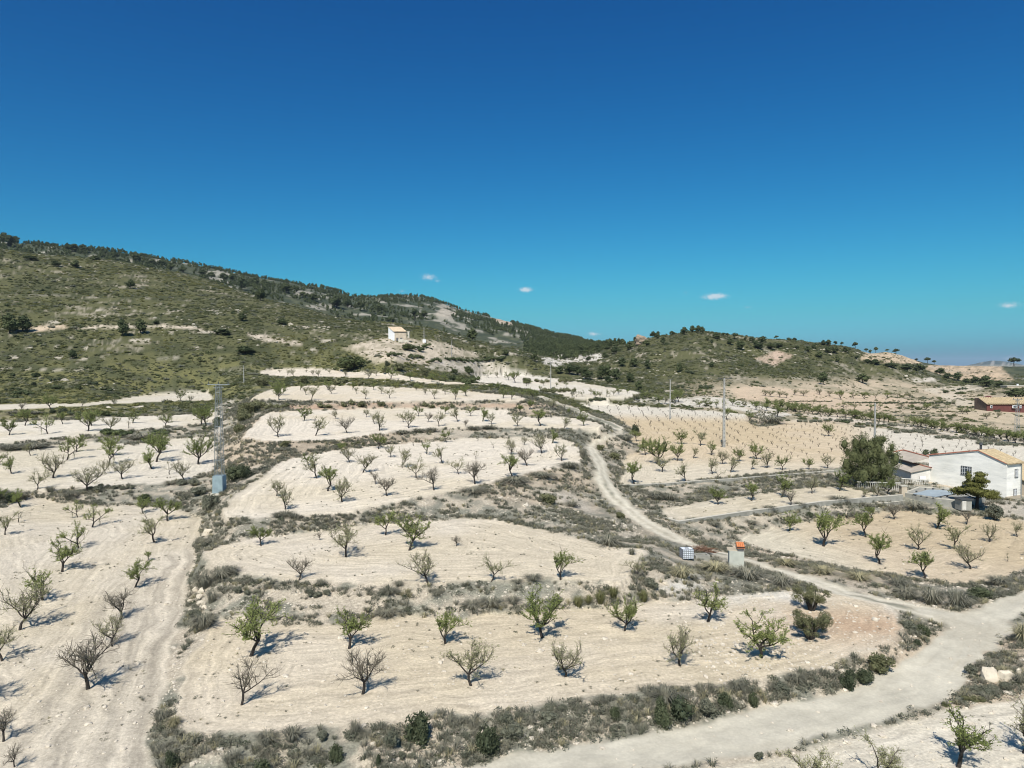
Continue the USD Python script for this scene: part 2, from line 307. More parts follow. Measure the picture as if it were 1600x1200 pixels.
def signed(poly, pad):
    x0, y0, x1, y1 = poly.bounds
    m = (WX > x0 - pad) & (WX < x1 + pad) & (WY > y0 - pad) & (WY < y1 + pad)
    pts = shapely.points(WX[m], WY[m])
    shapely.prepare(poly)
    s = shapely.distance(poly.boundary, pts) * np.where(shapely.contains_xy(poly, WX[m], WY[m]), 1, -1)
    return m, s


for k, f in enumerate(names):
    m, s = signed(plan[f], 3)
    zf = plane_z(f, GX[m], GY[m])
    Z[m] = np.where(s > 0, zf, Z[m])
    better = s > SD[m]
    SD[m] = np.where(better, s, SD[m])
    cls[m] = np.where(s > 0, k, cls[m])
inside = SD > 0
flat = Z.copy()
for _ in range(3):
    Z = np.where(inside, flat, ndimage.gaussian_filter(Z, (1.2, 1.2)))
fr = ndimage.gaussian_filter(inside.astype(float), (7, 7))
smooth_z = ndimage.gaussian_filter(np.where(rr[:, None] > 15, Z, Z), (7, 9))
rm = np.hypot(GX, GY)
wgt = np.clip(1 - fr * 3.5, 0, 1) * np.clip((rm - 150) / 80, 0, 1)
Z = Z * (1 - wgt) + smooth_z * wgt
# relief: rough banks near, gullies on the hills far off
P3 = np.stack([GX, GY, 0 * GX], -1)
out_w = np.clip(-SD / 1.5, 0, 1)
Z += out_w * (meshkit.fbm(P3 * .8, 4, 1) - .5) * .45 * np.clip(1 - rm / 300, 0, 1)
hill = np.clip(1 - fr * 3, 0, 1) * np.clip((rm - 230) / 150, 0, 1)
Z += hill * (meshkit.fbm(P3 / 45, 4, 2) - .5) * 5.0 * np.clip(rm / 500, 0, 1.6)
Z += np.clip((rm - 700) / 300, 0, 1) * np.clip(Z / 60, 0, 1) * (meshkit.fbm(P3 / 170, 4, 3) - .5) * 16
fieldish = (SD > .2)
Z += fieldish * ((meshkit.fbm(P3 * 1.1, 3, 11) - .5) * .07 + (meshkit.fbm(np.stack([SD * 2.6, GX * .5, 0 * SD], -1), 3, 12) - .5) * .09) * np.clip(SD / .8, 0, 1)

# raise or lower the hills so that their crests stand where the photograph shows them
SKYLINE = [(-400, 352), (0, 378), (30, 381), (60, 383), (180, 394), (300, 413), (400, 434), (470, 445), (510, 451), (530, 456), (550, 464), (590, 465), (645, 462), (680, 469), (720, 484), (800, 504), (870, 523), (920, 533), (975, 541), (985, 536), (1000, 530), (1040, 524), (1090, 517), (1150, 524), (1200, 530),
           (1260, 534), (1330, 543), (1360, 553), (1385, 549.5), (1410, 556), (1440, 566), (1470, 571), (1600, 573), (2000, 573.5)]
colp = 800 + FPX * np.tan(np.clip(th, -1.1, 1.1))
want = np.interp(colp, *zip(*SKYLINE))
far = rr > 300
for _ in range(3):
    cosn = np.cos(np.clip(th, -1.1, 1.1))
    elev = (Z[far] - CAM_Z) / (rr[far][:, None] * cosn)
    kk = elev.argmax(0)
    err = ((572 - want) / FPX - elev.max(0)) * cosn
    err = ndimage.gaussian_filter1d(np.where(np.abs(th) < 1.0, err, 0), 4)
    rk = rr[far][kk]
    rk = ndimage.gaussian_filter1d(rk, 4)
    ramp = np.clip((rr[:, None] - .55 * rk) / (.45 * rk), 0, 1) * np.clip((6000 - rr[:, None]) / 3000, 0, 1)
    Z += np.where(inside, 0, ramp * err * np.minimum(rr[:, None], 1.3 * rk))

Z += 95 * np.exp(-((th[None] - math.atan(755 / FPX)) / .026) ** 2) * np.exp(-((rr[:, None] - 11500) / 1800) ** 2)        # blue hill on the horizon

lz = RegularGridInterpolator((np.log(rr), th), Z, bounds_error=False, fill_value=None)


def ground(x, y):
    r = np.maximum(np.hypot(x, y), .51)
    return lz(np.stack([np.log(r), np.clip(np.arctan2(x, y), th[0], th[-1])], -1))


def hit(px, py, rmin=18.0):
    """Where the ray through a pixel meets the ground: (x, y, z)."""
    d = ray(float(px), float(py))
    h = math.hypot(d[0], d[1])
    r = np.geomspace(rmin, 4000, 5000)
    x, y, z = d[0] / h * r, d[1] / h * r, CAM_Z + d[2] / h * r
    below = np.nonzero(ground(x, y) >= z)[0]
    k = below[0] if len(below) else len(r) - 1
    return np.array([x[k], y[k], float(ground(x[k], y[k]))])


def hits(pts):
    return np.array([hit(*p) for p in pts])

# ------------------------------------------------------------------ ground colours (soil types) and the ground meshes
def smooth01(x, a, b):
    t = np.clip((x - a) / (b - a), 0, 1)
    return t * t * (3 - 2 * t)


def lerp(a, b, t):
    return a + (b - a) * t[..., None]


n_big, n_mid, n_fin = (meshkit.fbm(P3 / s, 4, k) for s, k in ((26, 21), (6.0, 22), (1.3, 23)))
soil = np.empty((NR, NT, 3))
bank = lerp(np.array([.40, .35, .275]), np.array([.20, .195, .155]), smooth01(n_mid * .35 + n_fin * .65, .42, .58))
bank = lerp(bank, np.array([.44, .345, .25]), smooth01(n_big, .58, .74) * .55)
green = lerp(np.array([.098, .098, .046]), np.array([.056, .061, .030]), smooth01(n_mid, .35, .65))
green = lerp(green, np.array([.33, .29, .22]), smooth01(n_big * .3 + n_mid * .35 + n_fin * .35, .56, .67) * .75)
contour = np.abs(((Z + 2.5 * n_big) / 4.2) % 1 - .5) * 2                 # old terrace walls: stony lines along the contours
green = lerp(green, np.array([.46, .41, .335]), smooth01(contour, .86, .96) * smooth01(n_mid, .50, .60) * smooth01(rm, 480, 380) * .9)
plain = smooth01(GX / np.maximum(GY, 1), .20, .32) * smooth01(Z, 13, 7) * smooth01(rm, 560, 460)
green = lerp(green, lerp(np.array([.46, .375, .275]), np.array([.30, .26, .18]), smooth01(n_mid, .45, .6)), plain * .9)
n_rock = meshkit.fbm(P3 / np.array([20, 30, 1.0]) + 9, 4, 31)
forest = lerp(np.array([.050, .062, .040]), np.array([.085, .092, .056]), smooth01(n_mid, .4, .7))
forest = lerp(forest, np.array([.40, .365, .31]), smooth01(n_rock, .60, .68) * .65)
foot = smooth01(rm, 330, 270) * smooth01(GX, -30, -60)
green = lerp(green, lerp(np.array([.165, .158, .066]), np.array([.085, .09, .045]), smooth01(n_mid, .42, .6)), foot * .8)
far_w = smooth01(rm, 560, 760)
flat_far = smooth01(rm, 1500, 2500)
soil[:] = lerp(bank, green, np.maximum(smooth01(rm, 165, 235), 0))
soil[:] = lerp(soil, forest, far_w)
soil[:] = lerp(soil, np.array([.30, .27, .19]) * np.ones(3), flat_far * smooth01(Z, 40, 5))
rough = np.ones((NR, NT))
kindmap = np.where(rm > 700, 2, np.where(rm > 205, 1, 0))           # ground, hillside, mountain
for poly, col in BARE:
    p = hits(densify(poly, 6))
    pg = shapely.Polygon(p[:, :2]).buffer(0)
    m, s = signed(pg, 4)
    w = smooth01(s + (n_fin[m] - .5) * 3, -1.2, .8) * (.6 + .4 * smooth01(n_mid[m], .3, .55))
    soil[m] = lerp(soil[m], np.array(col), w * (1 - .45 * smooth01(n_fin[m], .5, .64)))
    kindmap[m] = np.where((s > 0) & (kindmap[m] < 3), 3, kindmap[m])
track_poly = shapely.Polygon(hits(densify(TRACK, 4))[:, :2]).buffer(0).buffer(.05)
m, s = signed(track_poly, 4)
TRK = np.full((NR, NT), -9.0)
TRK[m] = s
w = smooth01(TRK, -.35, .3)
rut = np.exp(-((TRK - .75 - .5 * (n_mid - .5)) / .38) ** 2)
trcol = lerp(np.array([.45, .405, .315]), np.array([.39, .35, .27]), n_fin)
trcol = lerp(trcol, np.array([.25, .24, .185]), smooth01(TRK + (n_fin - .5), 1.25, 1.7) * smooth01(n_mid, .36, .5))
trcol = lerp(trcol, np.array([.585, .54, .435]) * (.92 + .16 * n_fin)[..., None], rut)
soil[:] = lerp(soil, trcol, w)
rough = rough * (1 - .6 * w)
kindmap = np.where(TRK > 0, 4, kindmap)
tilled = np.zeros((NR, NT))
for k, f in enumerate(names):
    m = (cls == k) | ((SD > -.6) & (cls == -1))
    if f == "front road":
        base = lerp(np.array(FIELDS[f][6]) * .94, np.array(FIELDS[f][6]) * 1.12, n_mid)
        wheel = meshkit.fbm(np.stack([SD * 1.5, (GX + GY) * .06, 0 * SD], -1), 3, 71)      # wheel-worn bands along the road
        base = base * (1 + .42 * (wheel - .5) + .24 * (n_fin - .5))[..., None]
        base = lerp(base, np.array([.36, .325, .255]), smooth01(n_mid * .5 + wheel * .5, .55, .68) * .6)
    else:
        base = lerp(np.array(FIELDS[f][6]) * np.array([.97, .96, .93]), np.array(FIELDS[f][6]) * np.array([1.04, 1.05, 1.09]), smooth01(n_big * .6 + n_mid * .4, .38, .62))
    if f == "front terrace":                                         # stony white and rusty patches at its eastern end
        wx = smooth01(GX, 8, 22)
        base = lerp(base, np.array([.57, .54, .47]), wx * smooth01(n_mid, .42, .6) * .9)
        rust = hit(1330, 975)
        base = lerp(base, np.array([.40, .27, .175]), .75 * np.exp(-(((GX - rust[0]) / 4.5) ** 2 + ((GY - rust[1]) / 3.2) ** 2)) * (.5 + n_fin))
    if f == "vineyard":
        base = lerp(base, np.array([.56, .52, .44]), np.maximum(smooth01(GY, 185, 215), smooth01(GX - .42 * GY, 6, 22)) * .9)
        base = lerp(base, np.array([.535, .475, .37]), smooth01(GY, 132, 112))
    if f == "house field":
        base = lerp(base, np.array([.53, .48, .375]), smooth01(GX, 39, 27) * .9)
    if f == "lower left field":                                      # smooth wheel-worn track along its right-hand edge
        w = smooth01(SD + (n_mid - .5) * 2, 6.5, 4.5) * smooth01(GY, 70, 60) * smooth01(GX, -34, -27)
        base = lerp(base, np.array([.45, .40, .32]), w * .75)
        base *= (1 + .15 * w * np.sin(SD * 2 * np.pi / 1.45 + 2.2 * n_mid))[..., None]
    inm = cls == k
    sel = inm & (SD > 0)
    edge = smooth01(SD, -.05, .35)[sel]
    if f not in ("front road",):
        ring = .04 * np.sin(SD * 2 * np.pi / 1.25 + 3 * n_mid) * np.exp(-SD / 6) * smooth01(rm, 120, 60)
        base = base * (1 + ring)[..., None]
    soil[sel] = lerp(soil[sel], base[sel], edge)
    rough[sel] = .25 if f == "front road" else .6
    tilled[sel] = 0 if f == "front road" else 1
    kindmap[sel] = 6 if f == "front road" else 10 + k

n_ = np.zeros((NR, NT, 3))
jn = np.arange(NT)
P = np.stack([GX, GY, Z], -1)
a = np.roll(P, -1, 1) - np.roll(P, 1, 1)
b = np.empty_like(P)
b[1:-1] = P[2:] - P[:-2]; b[0] = P[1] - P[0]; b[-1] = P[-1] - P[-2]
nrm = np.cross(a, b)
nrm /= np.maximum(np.linalg.norm(nrm, axis=-1, keepdims=True), 1e-9)
nrm *= np.where(nrm[..., 2:] < 0, -1, 1)

ground_mat = usdkit.material(stage, "/World/Looks/earth", {
    "g": ("geometry", {}), "soil": ("attribute", dict(attribute="soil")), "edge": ("attribute", dict(attribute="edge")), "rg": ("attribute", dict(attribute="roughness_amount")), "ti": ("attribute", dict(attribute="tilled")),
    "xyz": ("separate_xyz", {}), "ex": ("math", dict(math_type="multiply", value2=2.6)), "xx": ("math", dict(math_type="multiply", value2=.22)), "cv": ("combine_xyz", {}),
    "fs": ("noise_texture", dict(scale=1.0, detail=4.0, roughness=.65)), "fr": ("map_range", dict(from_min=.3, from_max=.7, to_min=.77, to_max=1.12, clamp=True)), "fm": ("mix_float", dict(a=1.0)),
    "n1": ("noise_texture", dict(scale=5.5, detail=4.0, roughness=.7)), "r1": ("map_range", dict(from_min=.3, from_max=.7, to_min=.58, to_max=1.30, clamp=True)), "m1": ("mix_float", dict(a=1.0)),
    "n2": ("noise_texture", dict(scale=.9, detail=3.0)), "r2": ("map_range", dict(from_min=.3, from_max=.7, to_min=.90, to_max=1.08, clamp=True)),
    "n3": ("voronoi_texture", dict(scale=4.6, feature="f1", randomness=1.0)), "r3": ("map_range", dict(from_min=.05, from_max=.2, to_min=1.5, to_max=1.0, clamp=True)), "m3": ("mix_float", dict(a=1.0)),
    "k1": ("math", dict(math_type="multiply")), "k2": ("math", dict(math_type="multiply")), "k3": ("math", dict(math_type="multiply")),
    "sc": ("vector_math", dict(math_type="scale")),
    "nb": ("noise_texture", dict(scale=4.0, detail=5.0, roughness=.7)), "bs": ("math", dict(math_type="multiply", value2=.75)), "bp": ("bump", dict(distance=.12)),
    "p": ("principled_bsdf", dict(roughness=.95, specular_ior_level=.1))},
    [("g.position", "xyz.vector"), ("edge.fac", "ex.value1"), ("xyz.x", "xx.value1"), ("ex.value", "cv.x"), ("xx.value", "cv.y"), ("cv.vector", "fs.vector"), ("fs.fac", "fr.value"), ("ti.fac", "fm.fac"), ("fr.result", "fm.b"),
     ("g.position", "n1.vector"), ("n1.fac", "r1.value"), ("rg.fac", "m1.fac"), ("r1.result", "m1.b"), ("g.position", "n2.vector"), ("n2.fac", "r2.value"),
     ("g.position", "n3.vector"), ("n3.distance", "r3.value"), ("rg.fac", "m3.fac"), ("r3.result", "m3.b"),
     ("fm.result", "k1.value1"), ("m1.result", "k1.value2"), ("k1.value", "k2.value1"), ("r2.result", "k2.value2"), ("k2.value", "k3.value1"), ("m3.result", "k3.value2"),
     ("soil.color", "sc.vector1"), ("k3.value", "sc.scale"), ("sc.vector", "p.base_color"),
     ("g.position", "nb.vector"), ("nb.fac", "bp.height"), ("rg.fac", "bs.value1"), ("bs.value", "bp.strength"), ("bp.normal", "p.normal")], surface="p.BSDF")

i0 = np.arange(NR - 1)[:, None]; j0 = np.arange(NT)[None]; j1 = (j0 + 1) % NT
quads = np.stack(np.broadcast_arrays(i0 * NT + j0, i0 * NT + j1, (i0 + 1) * NT + j1, (i0 + 1) * NT + j0), -1)
fk = np.maximum(kindmap[:-1], kindmap[1:])
fk = np.where(kindmap[:-1] == kindmap[1:], kindmap[:-1], np.where((kindmap[:-1] >= 10) | (kindmap[1:] >= 10), np.minimum(kindmap[:-1], kindmap[1:]), fk))
FP, FS, FN = P.reshape(-1, 3), soil.reshape(-1, 3), nrm.reshape(-1, 3)
FE, FR_, FT = np.maximum(SD, 0).ravel(), rough.ravel(), tilled.ravel()


def ground_piece(name, label, cat, mask, cap=False):
    q = quads[mask].reshape(-1, 4)
    used, inv = np.unique(q, return_inverse=True)
    m = UsdGeom.Mesh.Define(stage, path_for(name))
    pts = FP[used]
    cnt, idx = np.full(len(q), 4), inv.reshape(-1)
    if cap:                                                          # closes the small ring under the camera
        c = len(pts)
        ring = np.searchsorted(used, np.arange(NT))
        pts = np.vstack([pts, [[0, 0, float(Z[0].mean())]]])
        used = np.append(used, used[0])
        tri = np.stack([np.full(NT, c), np.roll(ring, -1), ring], -1)
        cnt, idx = np.append(cnt, np.full(NT, 3)), np.append(idx, tri.ravel())
    m.CreatePointsAttr(Vt.Vec3fArray.FromNumpy(pts.astype(np.float32)))
    m.CreateFaceVertexCountsAttr(Vt.IntArray.FromNumpy(cnt.astype(np.int32)))
    m.CreateFaceVertexIndicesAttr(Vt.IntArray.FromNumpy(idx.astype(np.int32)))
    m.CreateSubdivisionSchemeAttr("none")
    m.CreateNormalsAttr(Vt.Vec3fArray.FromNumpy(FN[used].astype(np.float32)))
    m.SetNormalsInterpolation("vertex")
    pv = UsdGeom.PrimvarsAPI(m)
    pv.CreatePrimvar("soil", T.Color3fArray, "vertex").Set(Vt.Vec3fArray.FromNumpy(FS[used].astype(np.float32)))
    for nm, arr in (("edge", FE), ("roughness_amount", FR_), ("tilled", FT)):
        pv.CreatePrimvar(nm, T.FloatArray, "vertex").Set(Vt.FloatArray.FromNumpy(arr[used].astype(np.float32)))
    UsdShade.MaterialBindingAPI.Apply(m.GetPrim()).Bind(ground_mat)
    tag(m, label, cat, kind="structure")


ground_piece("ground", "rough stony banks and verges between the ploughed terraces", "ground", fk == 0, cap=True)
ground_piece("hillside", "scrub covered hillside rising behind the almond terraces", "hillside", fk == 1)
ground_piece("mountain", "wooded rocky mountain and far plain on the skyline", "mountain", fk == 2)
ground_piece("bare_ground", "bare pale clearings and cut earth on the slopes and yards", "bare ground", fk == 3)
ground_piece("dirt_track", "pale winding dirt track climbing between the terraces", "track", fk == 4)
ground_piece("dirt_road", "broad grey white dirt road across the lower right corner", "road", fk == 6)
for k, f in enumerate(names):
    if (fk == 10 + k).any():
        ground_piece("ploughed_field", f"bare ploughed soil of the {f}", "field", fk == 10 + k)

# ------------------------------------------------------------------ vegetation materials and prototypes
def leaf_mat(name, dark, light, trans=.3, nscale=.9):
    """Foliage: colour varies from plant to plant and within a plant; light shines through."""
    return usdkit.material(stage, f"/World/Looks/{name}", {
        "g": ("geometry", {}), "oi": ("object_info", {}), "n": ("noise_texture", dict(scale=nscale, detail=3.0)), "a": ("math", dict(math_type="multiply", value2=.55)),
        "b": ("math", dict(math_type="multiply_add", value2=.9, value3=-.2)), "s": ("math", dict(math_type="add", use_clamp=True)), "r": ("rgb_ramp", dict(ramp=[(0.1, dark), (0.9, light)])),
        "d": ("principled_bsdf", dict(roughness=.7, specular_ior_level=.2)), "t": ("translucent_bsdf", {}), "m": ("mix_closure", dict(fac=trans))},
        [("oi.random", "a.value1"), ("g.position", "n.vector"), ("n.fac", "b.value1"), ("a.value", "s.value1"), ("b.value", "s.value2"), ("s.value", "r.fac"), ("r.color", "d.base_color"), ("r.color", "t.color"),
         ("d.BSDF", "m.closure1"), ("t.BSDF", "m.closure2")], surface="m.closure")


BARK = simple("dark_bark", (.034, .029, .025), var=.4, scale=8)
TWIG = simple("grey_twig", (.135, .118, .092), var=.35, scale=6)
LEAF_GREEN = leaf_mat("fresh_green_leaves", (.175, .215, .066), (.30, .335, .125), .45)
LEAF_PALE = leaf_mat("pale_young_leaves", (.26, .265, .135), (.36, .36, .20), .42)
LEAF_OLIVE = leaf_mat("olive_leaves", (.10, .105, .052), (.155, .155, .08), .2)
PINE = leaf_mat("pine_needles", (.040, .055, .025), (.080, .095, .038), .12, .35)
DARK_LEAF = leaf_mat("dark_evergreen_leaves", (.040, .052, .030), (.085, .098, .052), .15, 2.0)
GREY_LEAF = leaf_mat("grey_green_leaves", (.10, .108, .078), (.17, .172, .125), .2, 2.0)
DRY = leaf_mat("dry_grey_grass", (.15, .15, .115), (.26, .245, .185), .25, .6)
STRAW = leaf_mat("straw_grass", (.26, .235, .14), (.36, .33, .21), .25, .6)
ESPARTO = leaf_mat("green_esparto_grass", (.125, .130, .055), (.19, .185, .085), .25, 1.0)
YELLOW_SCRUB = leaf_mat("yellow_green_scrub_leaves", (.11, .115, .036), (.185, .18, .07), .2, .06)
HILL_LEAF = leaf_mat("hill_scrub_leaves", (.056, .066, .028), (.125, .128, .054), .2, .06)


class MB:
    """Collects tubes, cards and boxes into one mesh."""

    def __init__(self):
        self.v, self.f, self.n = [], [], 0

    def add(self, v, f):
        self.v.append(np.asarray(v, float)); self.f.append(np.asarray(f, int) + self.n); self.n += len(v)

    def tube(self, pts, rad, sides=5):
        pts = np.asarray(pts, float)
        d = np.gradient(pts, axis=0)
        d /= np.linalg.norm(d, axis=1, keepdims=True) + 1e-9
        ref = np.array([0.0, 0, 1]) if abs(d[0][2]) < .9 else np.array([1.0, 0, 0])
        u = np.cross(d, ref); u /= np.linalg.norm(u, axis=1, keepdims=True) + 1e-9
        w = np.cross(d, u)
        a = np.arange(sides) / sides * 2 * np.pi
        ring = pts[:, None] + np.asarray(rad, float)[:, None, None] * (np.cos(a)[None, :, None] * u[:, None] + np.sin(a)[None, :, None] * w[:, None])
        k = len(pts)
        i, j = np.meshgrid(np.arange(k - 1), np.arange(sides), indexing="ij")
        q = [i * sides + j, i * sides + (j + 1) % sides, (i + 1) * sides + (j + 1) % sides, (i + 1) * sides + j]
        f = np.vstack([np.stack([q[0], q[1], q[2]], -1).reshape(-1, 3), np.stack([q[0], q[2], q[3]], -1).reshape(-1, 3)])
        self.add(ring.reshape(-1, 3), f)

    def cards(self, c, size, rng, aspect=.5, up=None):
        c = np.asarray(c, float)
        m = len(c)
        a = rng.normal(size=(m, 3)); a /= np.linalg.norm(a, axis=1, keepdims=True)
        if up is not None:
            a = a * (1 - up) + np.array([0, 0, up]); a /= np.linalg.norm(a, axis=1, keepdims=True)
        b = np.cross(a, rng.normal(size=(m, 3))); b /= np.linalg.norm(b, axis=1, keepdims=True) + 1e-9
        s = size * rng.uniform(.7, 1.3, (m, 1))
        v = np.stack([c - a * s * .5, c + b * s * aspect * .5, c + a * s * .5, c - b * s * aspect * .5], 1).reshape(-1, 3)
        o = np.arange(m)[:, None] * 4
        self.add(v, np.vstack([o + [0, 1, 2], o + [0, 2, 3]]))

    def mesh(self, m):
        self.add(np.asarray(m.vertices), np.asarray(m.faces))

    def box(self, size, center, rz=0.0):
        b = trimesh.creation.box(size)
        if rz:
            b.apply_transform(trimesh.transformations.rotation_matrix(rz, [0, 0, 1]))
        b.apply_translation(center)
        self.mesh(b)

    def bar(self, p0, p1, r, sides=4):
        self.tube([p0, p1], [r, r], sides)

    def put(self, name, mat, parent="/World", smooth=False):
        return put_mesh(name, (np.vstack(self.v), np.vstack(self.f)), mat, parent, smooth)

    def top(self):
        return np.vstack(self.v)[:, 2].max()


UsdGeom.Scope.Define(stage, "/World/kinds")
stage.GetPrimAtPath("/World/kinds").SetSpecifier(Sdf.SpecifierClass)


def kind(name):
    p = f"/World/kinds/{name}"
    UsdGeom.Xform.Define(stage, p)
    return p


def bend(p, d, length, n, rng, lift=.25, wob=.18):
    pts = [np.array(p, float)]
    d = np.array(d, float)
    for _ in range(n):
        d = d + np.array([0, 0, lift]) / n + rng.normal(size=3) * wob / n
        d /= np.linalg.norm(d)
        pts.append(pts[-1] + d * length / n)
    return np.array(pts), d


def almond(name, seed, leaves, twigs=5, leaf=LEAF_GREEN, leafsize=.12, twig_mat=TWIG, lean=.12, sub=6, limbs=(3, 6)):
    """Low goblet-pruned tree: short trunk, spreading limbs, many upright shoots."""
    rng = np.random.default_rng(seed)
    tr, br, fo = MB(), MB(), MB()
    top = np.array([rng.normal() * lean, rng.normal() * lean, rng.uniform(.5, .8)])
    mid = top * .5 + np.array([rng.normal() * .05, rng.normal() * .05, 0])
    tr.tube([(0, 0, -.3), (0, 0, .02), mid, top], [.10, .075, .060, .058], 7)
    spots = []
    n = int(rng.integers(*limbs))
    a0 = rng.uniform(0, 6.28)
    for i in range(n):
        az = a0 + i * 2 * np.pi / n + rng.normal() * .35
        tilt = rng.uniform(.28, .95)
        d = np.array([math.cos(az) * math.sin(tilt), math.sin(az) * math.sin(tilt), math.cos(tilt)])
        L = rng.uniform(.95, 1.55)
        pts, d2 = bend(top - [0, 0, .05], d, L, 5, rng, .5, .95)
        tr.tube(pts, np.linspace(.045, .015, 6) * rng.uniform(.8, 1.15), 5)
        for k in range(sub + int(rng.integers(0, 3))):
            t = rng.uniform(.22, 1.0) if k else 1.0
            x = t * 5; i5 = min(int(x), 4)
            q = pts[i5] + (pts[i5 + 1] - pts[i5]) * (x - i5)
            out = np.array([q[0], q[1], 0]); out /= np.linalg.norm(out) + .3
            dd = out * rng.uniform(0, .8) + rng.normal(size=3) * .55 + np.array([0, 0, .65])
            dd /= np.linalg.norm(dd)
            sp, d3 = bend(q, dd, rng.uniform(.45, .95), 3, rng, .45, .6)
            br.tube(sp, np.linspace(.022, .009, 4), 4)
            for j in range(twigs):
                y = rng.uniform(.1, 1.0) * 3
                i0_ = min(int(y), 2)
                s0 = sp[i0_] + (sp[i0_ + 1] - sp[i0_]) * (y - i0_)
                e = d3 * .5 + rng.normal(size=3) * .6 + np.array([0, 0, .45])
                e /= np.linalg.norm(e)
                s1 = s0 + e * rng.uniform(.2, .5)
                br.tube([s0, s1], [.009, .005], 3)
                spots.append((s0, s1))
            spots.append((sp[0], sp[3])); spots.append((sp[1], sp[3]))
    s = np.array(spots)
    if leaves:
        i = rng.integers(0, len(s), leaves)
        t = rng.uniform(.05, 1.08, (leaves, 1))
        keep = meshkit.noise(s[i, 0] * 1.3 + seed, seed) > .22
        c = s[i, 0] * (1 - t) + s[i, 1] * t + rng.normal(size=(leaves, 3)) * .04
        fo.cards(c[keep], leafsize, rng, .45)
    p = kind(name)
    tr.put("trunk", BARK, p, 40)
    br.put("branches", twig_mat, p)
    if leaves:
        fo.put("foliage", leaf, p)
    return p, max(br.top(), .5)


KIND = {"g": [almond(f"leafy_almond_{k}", 100 + k, 3300 - 320 * k, 5, LEAF_GREEN, .095, BARK) for k in range(6)],
        "s": [almond(f"sparse_almond_{k}", 200 + k, 1500 + 150 * k, 8, LEAF_PALE, .082) for k in range(6)],
        "b": [almond(f"bare_almond_{k}", 300 + k, 80, 11, LEAF_PALE, .07, sub=8) for k in range(4)],
        "t": [almond(f"young_almond_{k}", 400 + k, 220, 3, LEAF_PALE, .09, sub=3, lean=.08, limbs=(2, 4)) for k in range(2)]}


def blobs_crown(mb, blobs, n, size, rng, core=.7, aspect=.6):
    w = np.array([b[1][0] * b[1][2] for b in blobs]); w /= w.sum()
    i = rng.choice(len(blobs), n, p=w)
    d = rng.normal(size=(n, 3)); d /= np.linalg.norm(d, axis=1, keepdims=True)
    c = np.array([b[0] for b in blobs])[i]; r = np.array([b[1] for b in blobs])[i]
    mb.cards(c + d * r * rng.uniform(.72, 1.08, (n, 1)), size, rng, aspect)
    if core:
        for b in blobs:
            m = trimesh.creation.icosphere(1)
            m.vertices = m.vertices * np.array(b[1]) * core * rng.uniform(.8, 1.15, (len(m.vertices), 1)) + b[0]
            mb.mesh(m)


def pine(name, seed, shape, n=620, size=.55):
    """6 m tall: round (bushy to the ground), tall (stem shows), flat (umbrella)."""
    rng = np.random.default_rng(seed)
    tr, cr = MB(), MB()
    bl = []
    if shape == "round":
        stem = 1.2
        for k in range(9):
            z = rng.uniform(1.4, 4.8); q = (1 - abs(z - 2.7) / 3.6) * 1.35
            a = rng.uniform(0, 6.28)
            bl.append(((math.cos(a) * q, math.sin(a) * q, z), np.array([1.25, 1.25, .95]) * rng.uniform(.8, 1.15)))
        bl.append(((0, 0, 4.7), (1.1, 1.1, 1.1)))
    elif shape == "tall":
        stem = 2.6
        for k in range(8):
            z = rng.uniform(2.6, 5.2); q = (1 - abs(z - 3.6) / 3) * 1.1; a = rng.uniform(0, 6.28)
            bl.append(((math.cos(a) * q, math.sin(a) * q, z), np.array([1.0, 1.0, .7]) * rng.uniform(.8, 1.2)))
        bl.append(((0, 0, 5.2), (.8, .8, .75)))
    else:
        stem = 3.6
        for k in range(9):
            q = rng.uniform(.3, 2.0); a = rng.uniform(0, 6.28)
            bl.append(((math.cos(a) * q, math.sin(a) * q, 4.3 + rng.normal() * .4), np.array([1.15, 1.15, 1.05]) * rng.uniform(.8, 1.15)))
        bl.append(((.1, 0, 5.0), (1.3, 1.3, 1.1)))
    tr.tube([(0, 0, -.6), (.05, 0, stem * .5), (-.05, .05, stem), (0, 0, stem + 1.4)], [.24, .18, .15, .06], 6)
    for b in bl[:5]:
        tr.tube([(0, 0, stem * .8), (np.array(b[0]) + [0, 0, stem]) / 2 * [1, 1, 1], b[0]], [.1, .07, .03], 4)
    blobs_crown(cr, bl, n, size, rng)
    p = kind(name)
    tr.put("trunk", BARK, p); cr.put("crown", PINE, p)
    return p, 6.0


PINES = {"r": [pine(f"round_pine_{k}", 500 + k, "round") for k in range(3)], "t": [pine(f"tall_pine_{k}", 510 + k, "tall") for k in range(2)], "u": [pine(f"umbrella_pine_{k}", 520 + k, "flat") for k in range(2)]}


def bush(name, seed, mat, shape="dome", n=1500, size=.085, core=.6):
    """1 m tall and about 1.1 m wide."""
    rng = np.random.default_rng(seed)
    cr, st, bl = MB(), MB(), []
    for k in range(11):
        a, q = rng.uniform(0, 6.28), rng.uniform(0, .36)
        if shape == "dome":
            z = rng.uniform(.2, .72) * (1 - q * .5)
            bl.append(((math.cos(a) * q, math.sin(a) * q, z), np.array([.24, .24, .24]) * rng.uniform(.75, 1.2)))
        else:
            z = rng.uniform(.2, .5)
            bl.append(((math.cos(a) * q * .9, math.sin(a) * q * .9, z), np.array([.17, .17, rng.uniform(.3, .5)]) * rng.uniform(.8, 1.1)))
    blobs_crown(cr, bl, n, size, rng, core, .55)
    for b in bl[:6]:
        st.tube([(0, 0, -.1), np.array(b[0]) * .6, b[0]], [.03, .02, .01], 4)
    p = kind(name)
    st.put("stems", BARK, p); cr.put("foliage", mat, p)
    return p, 1.0


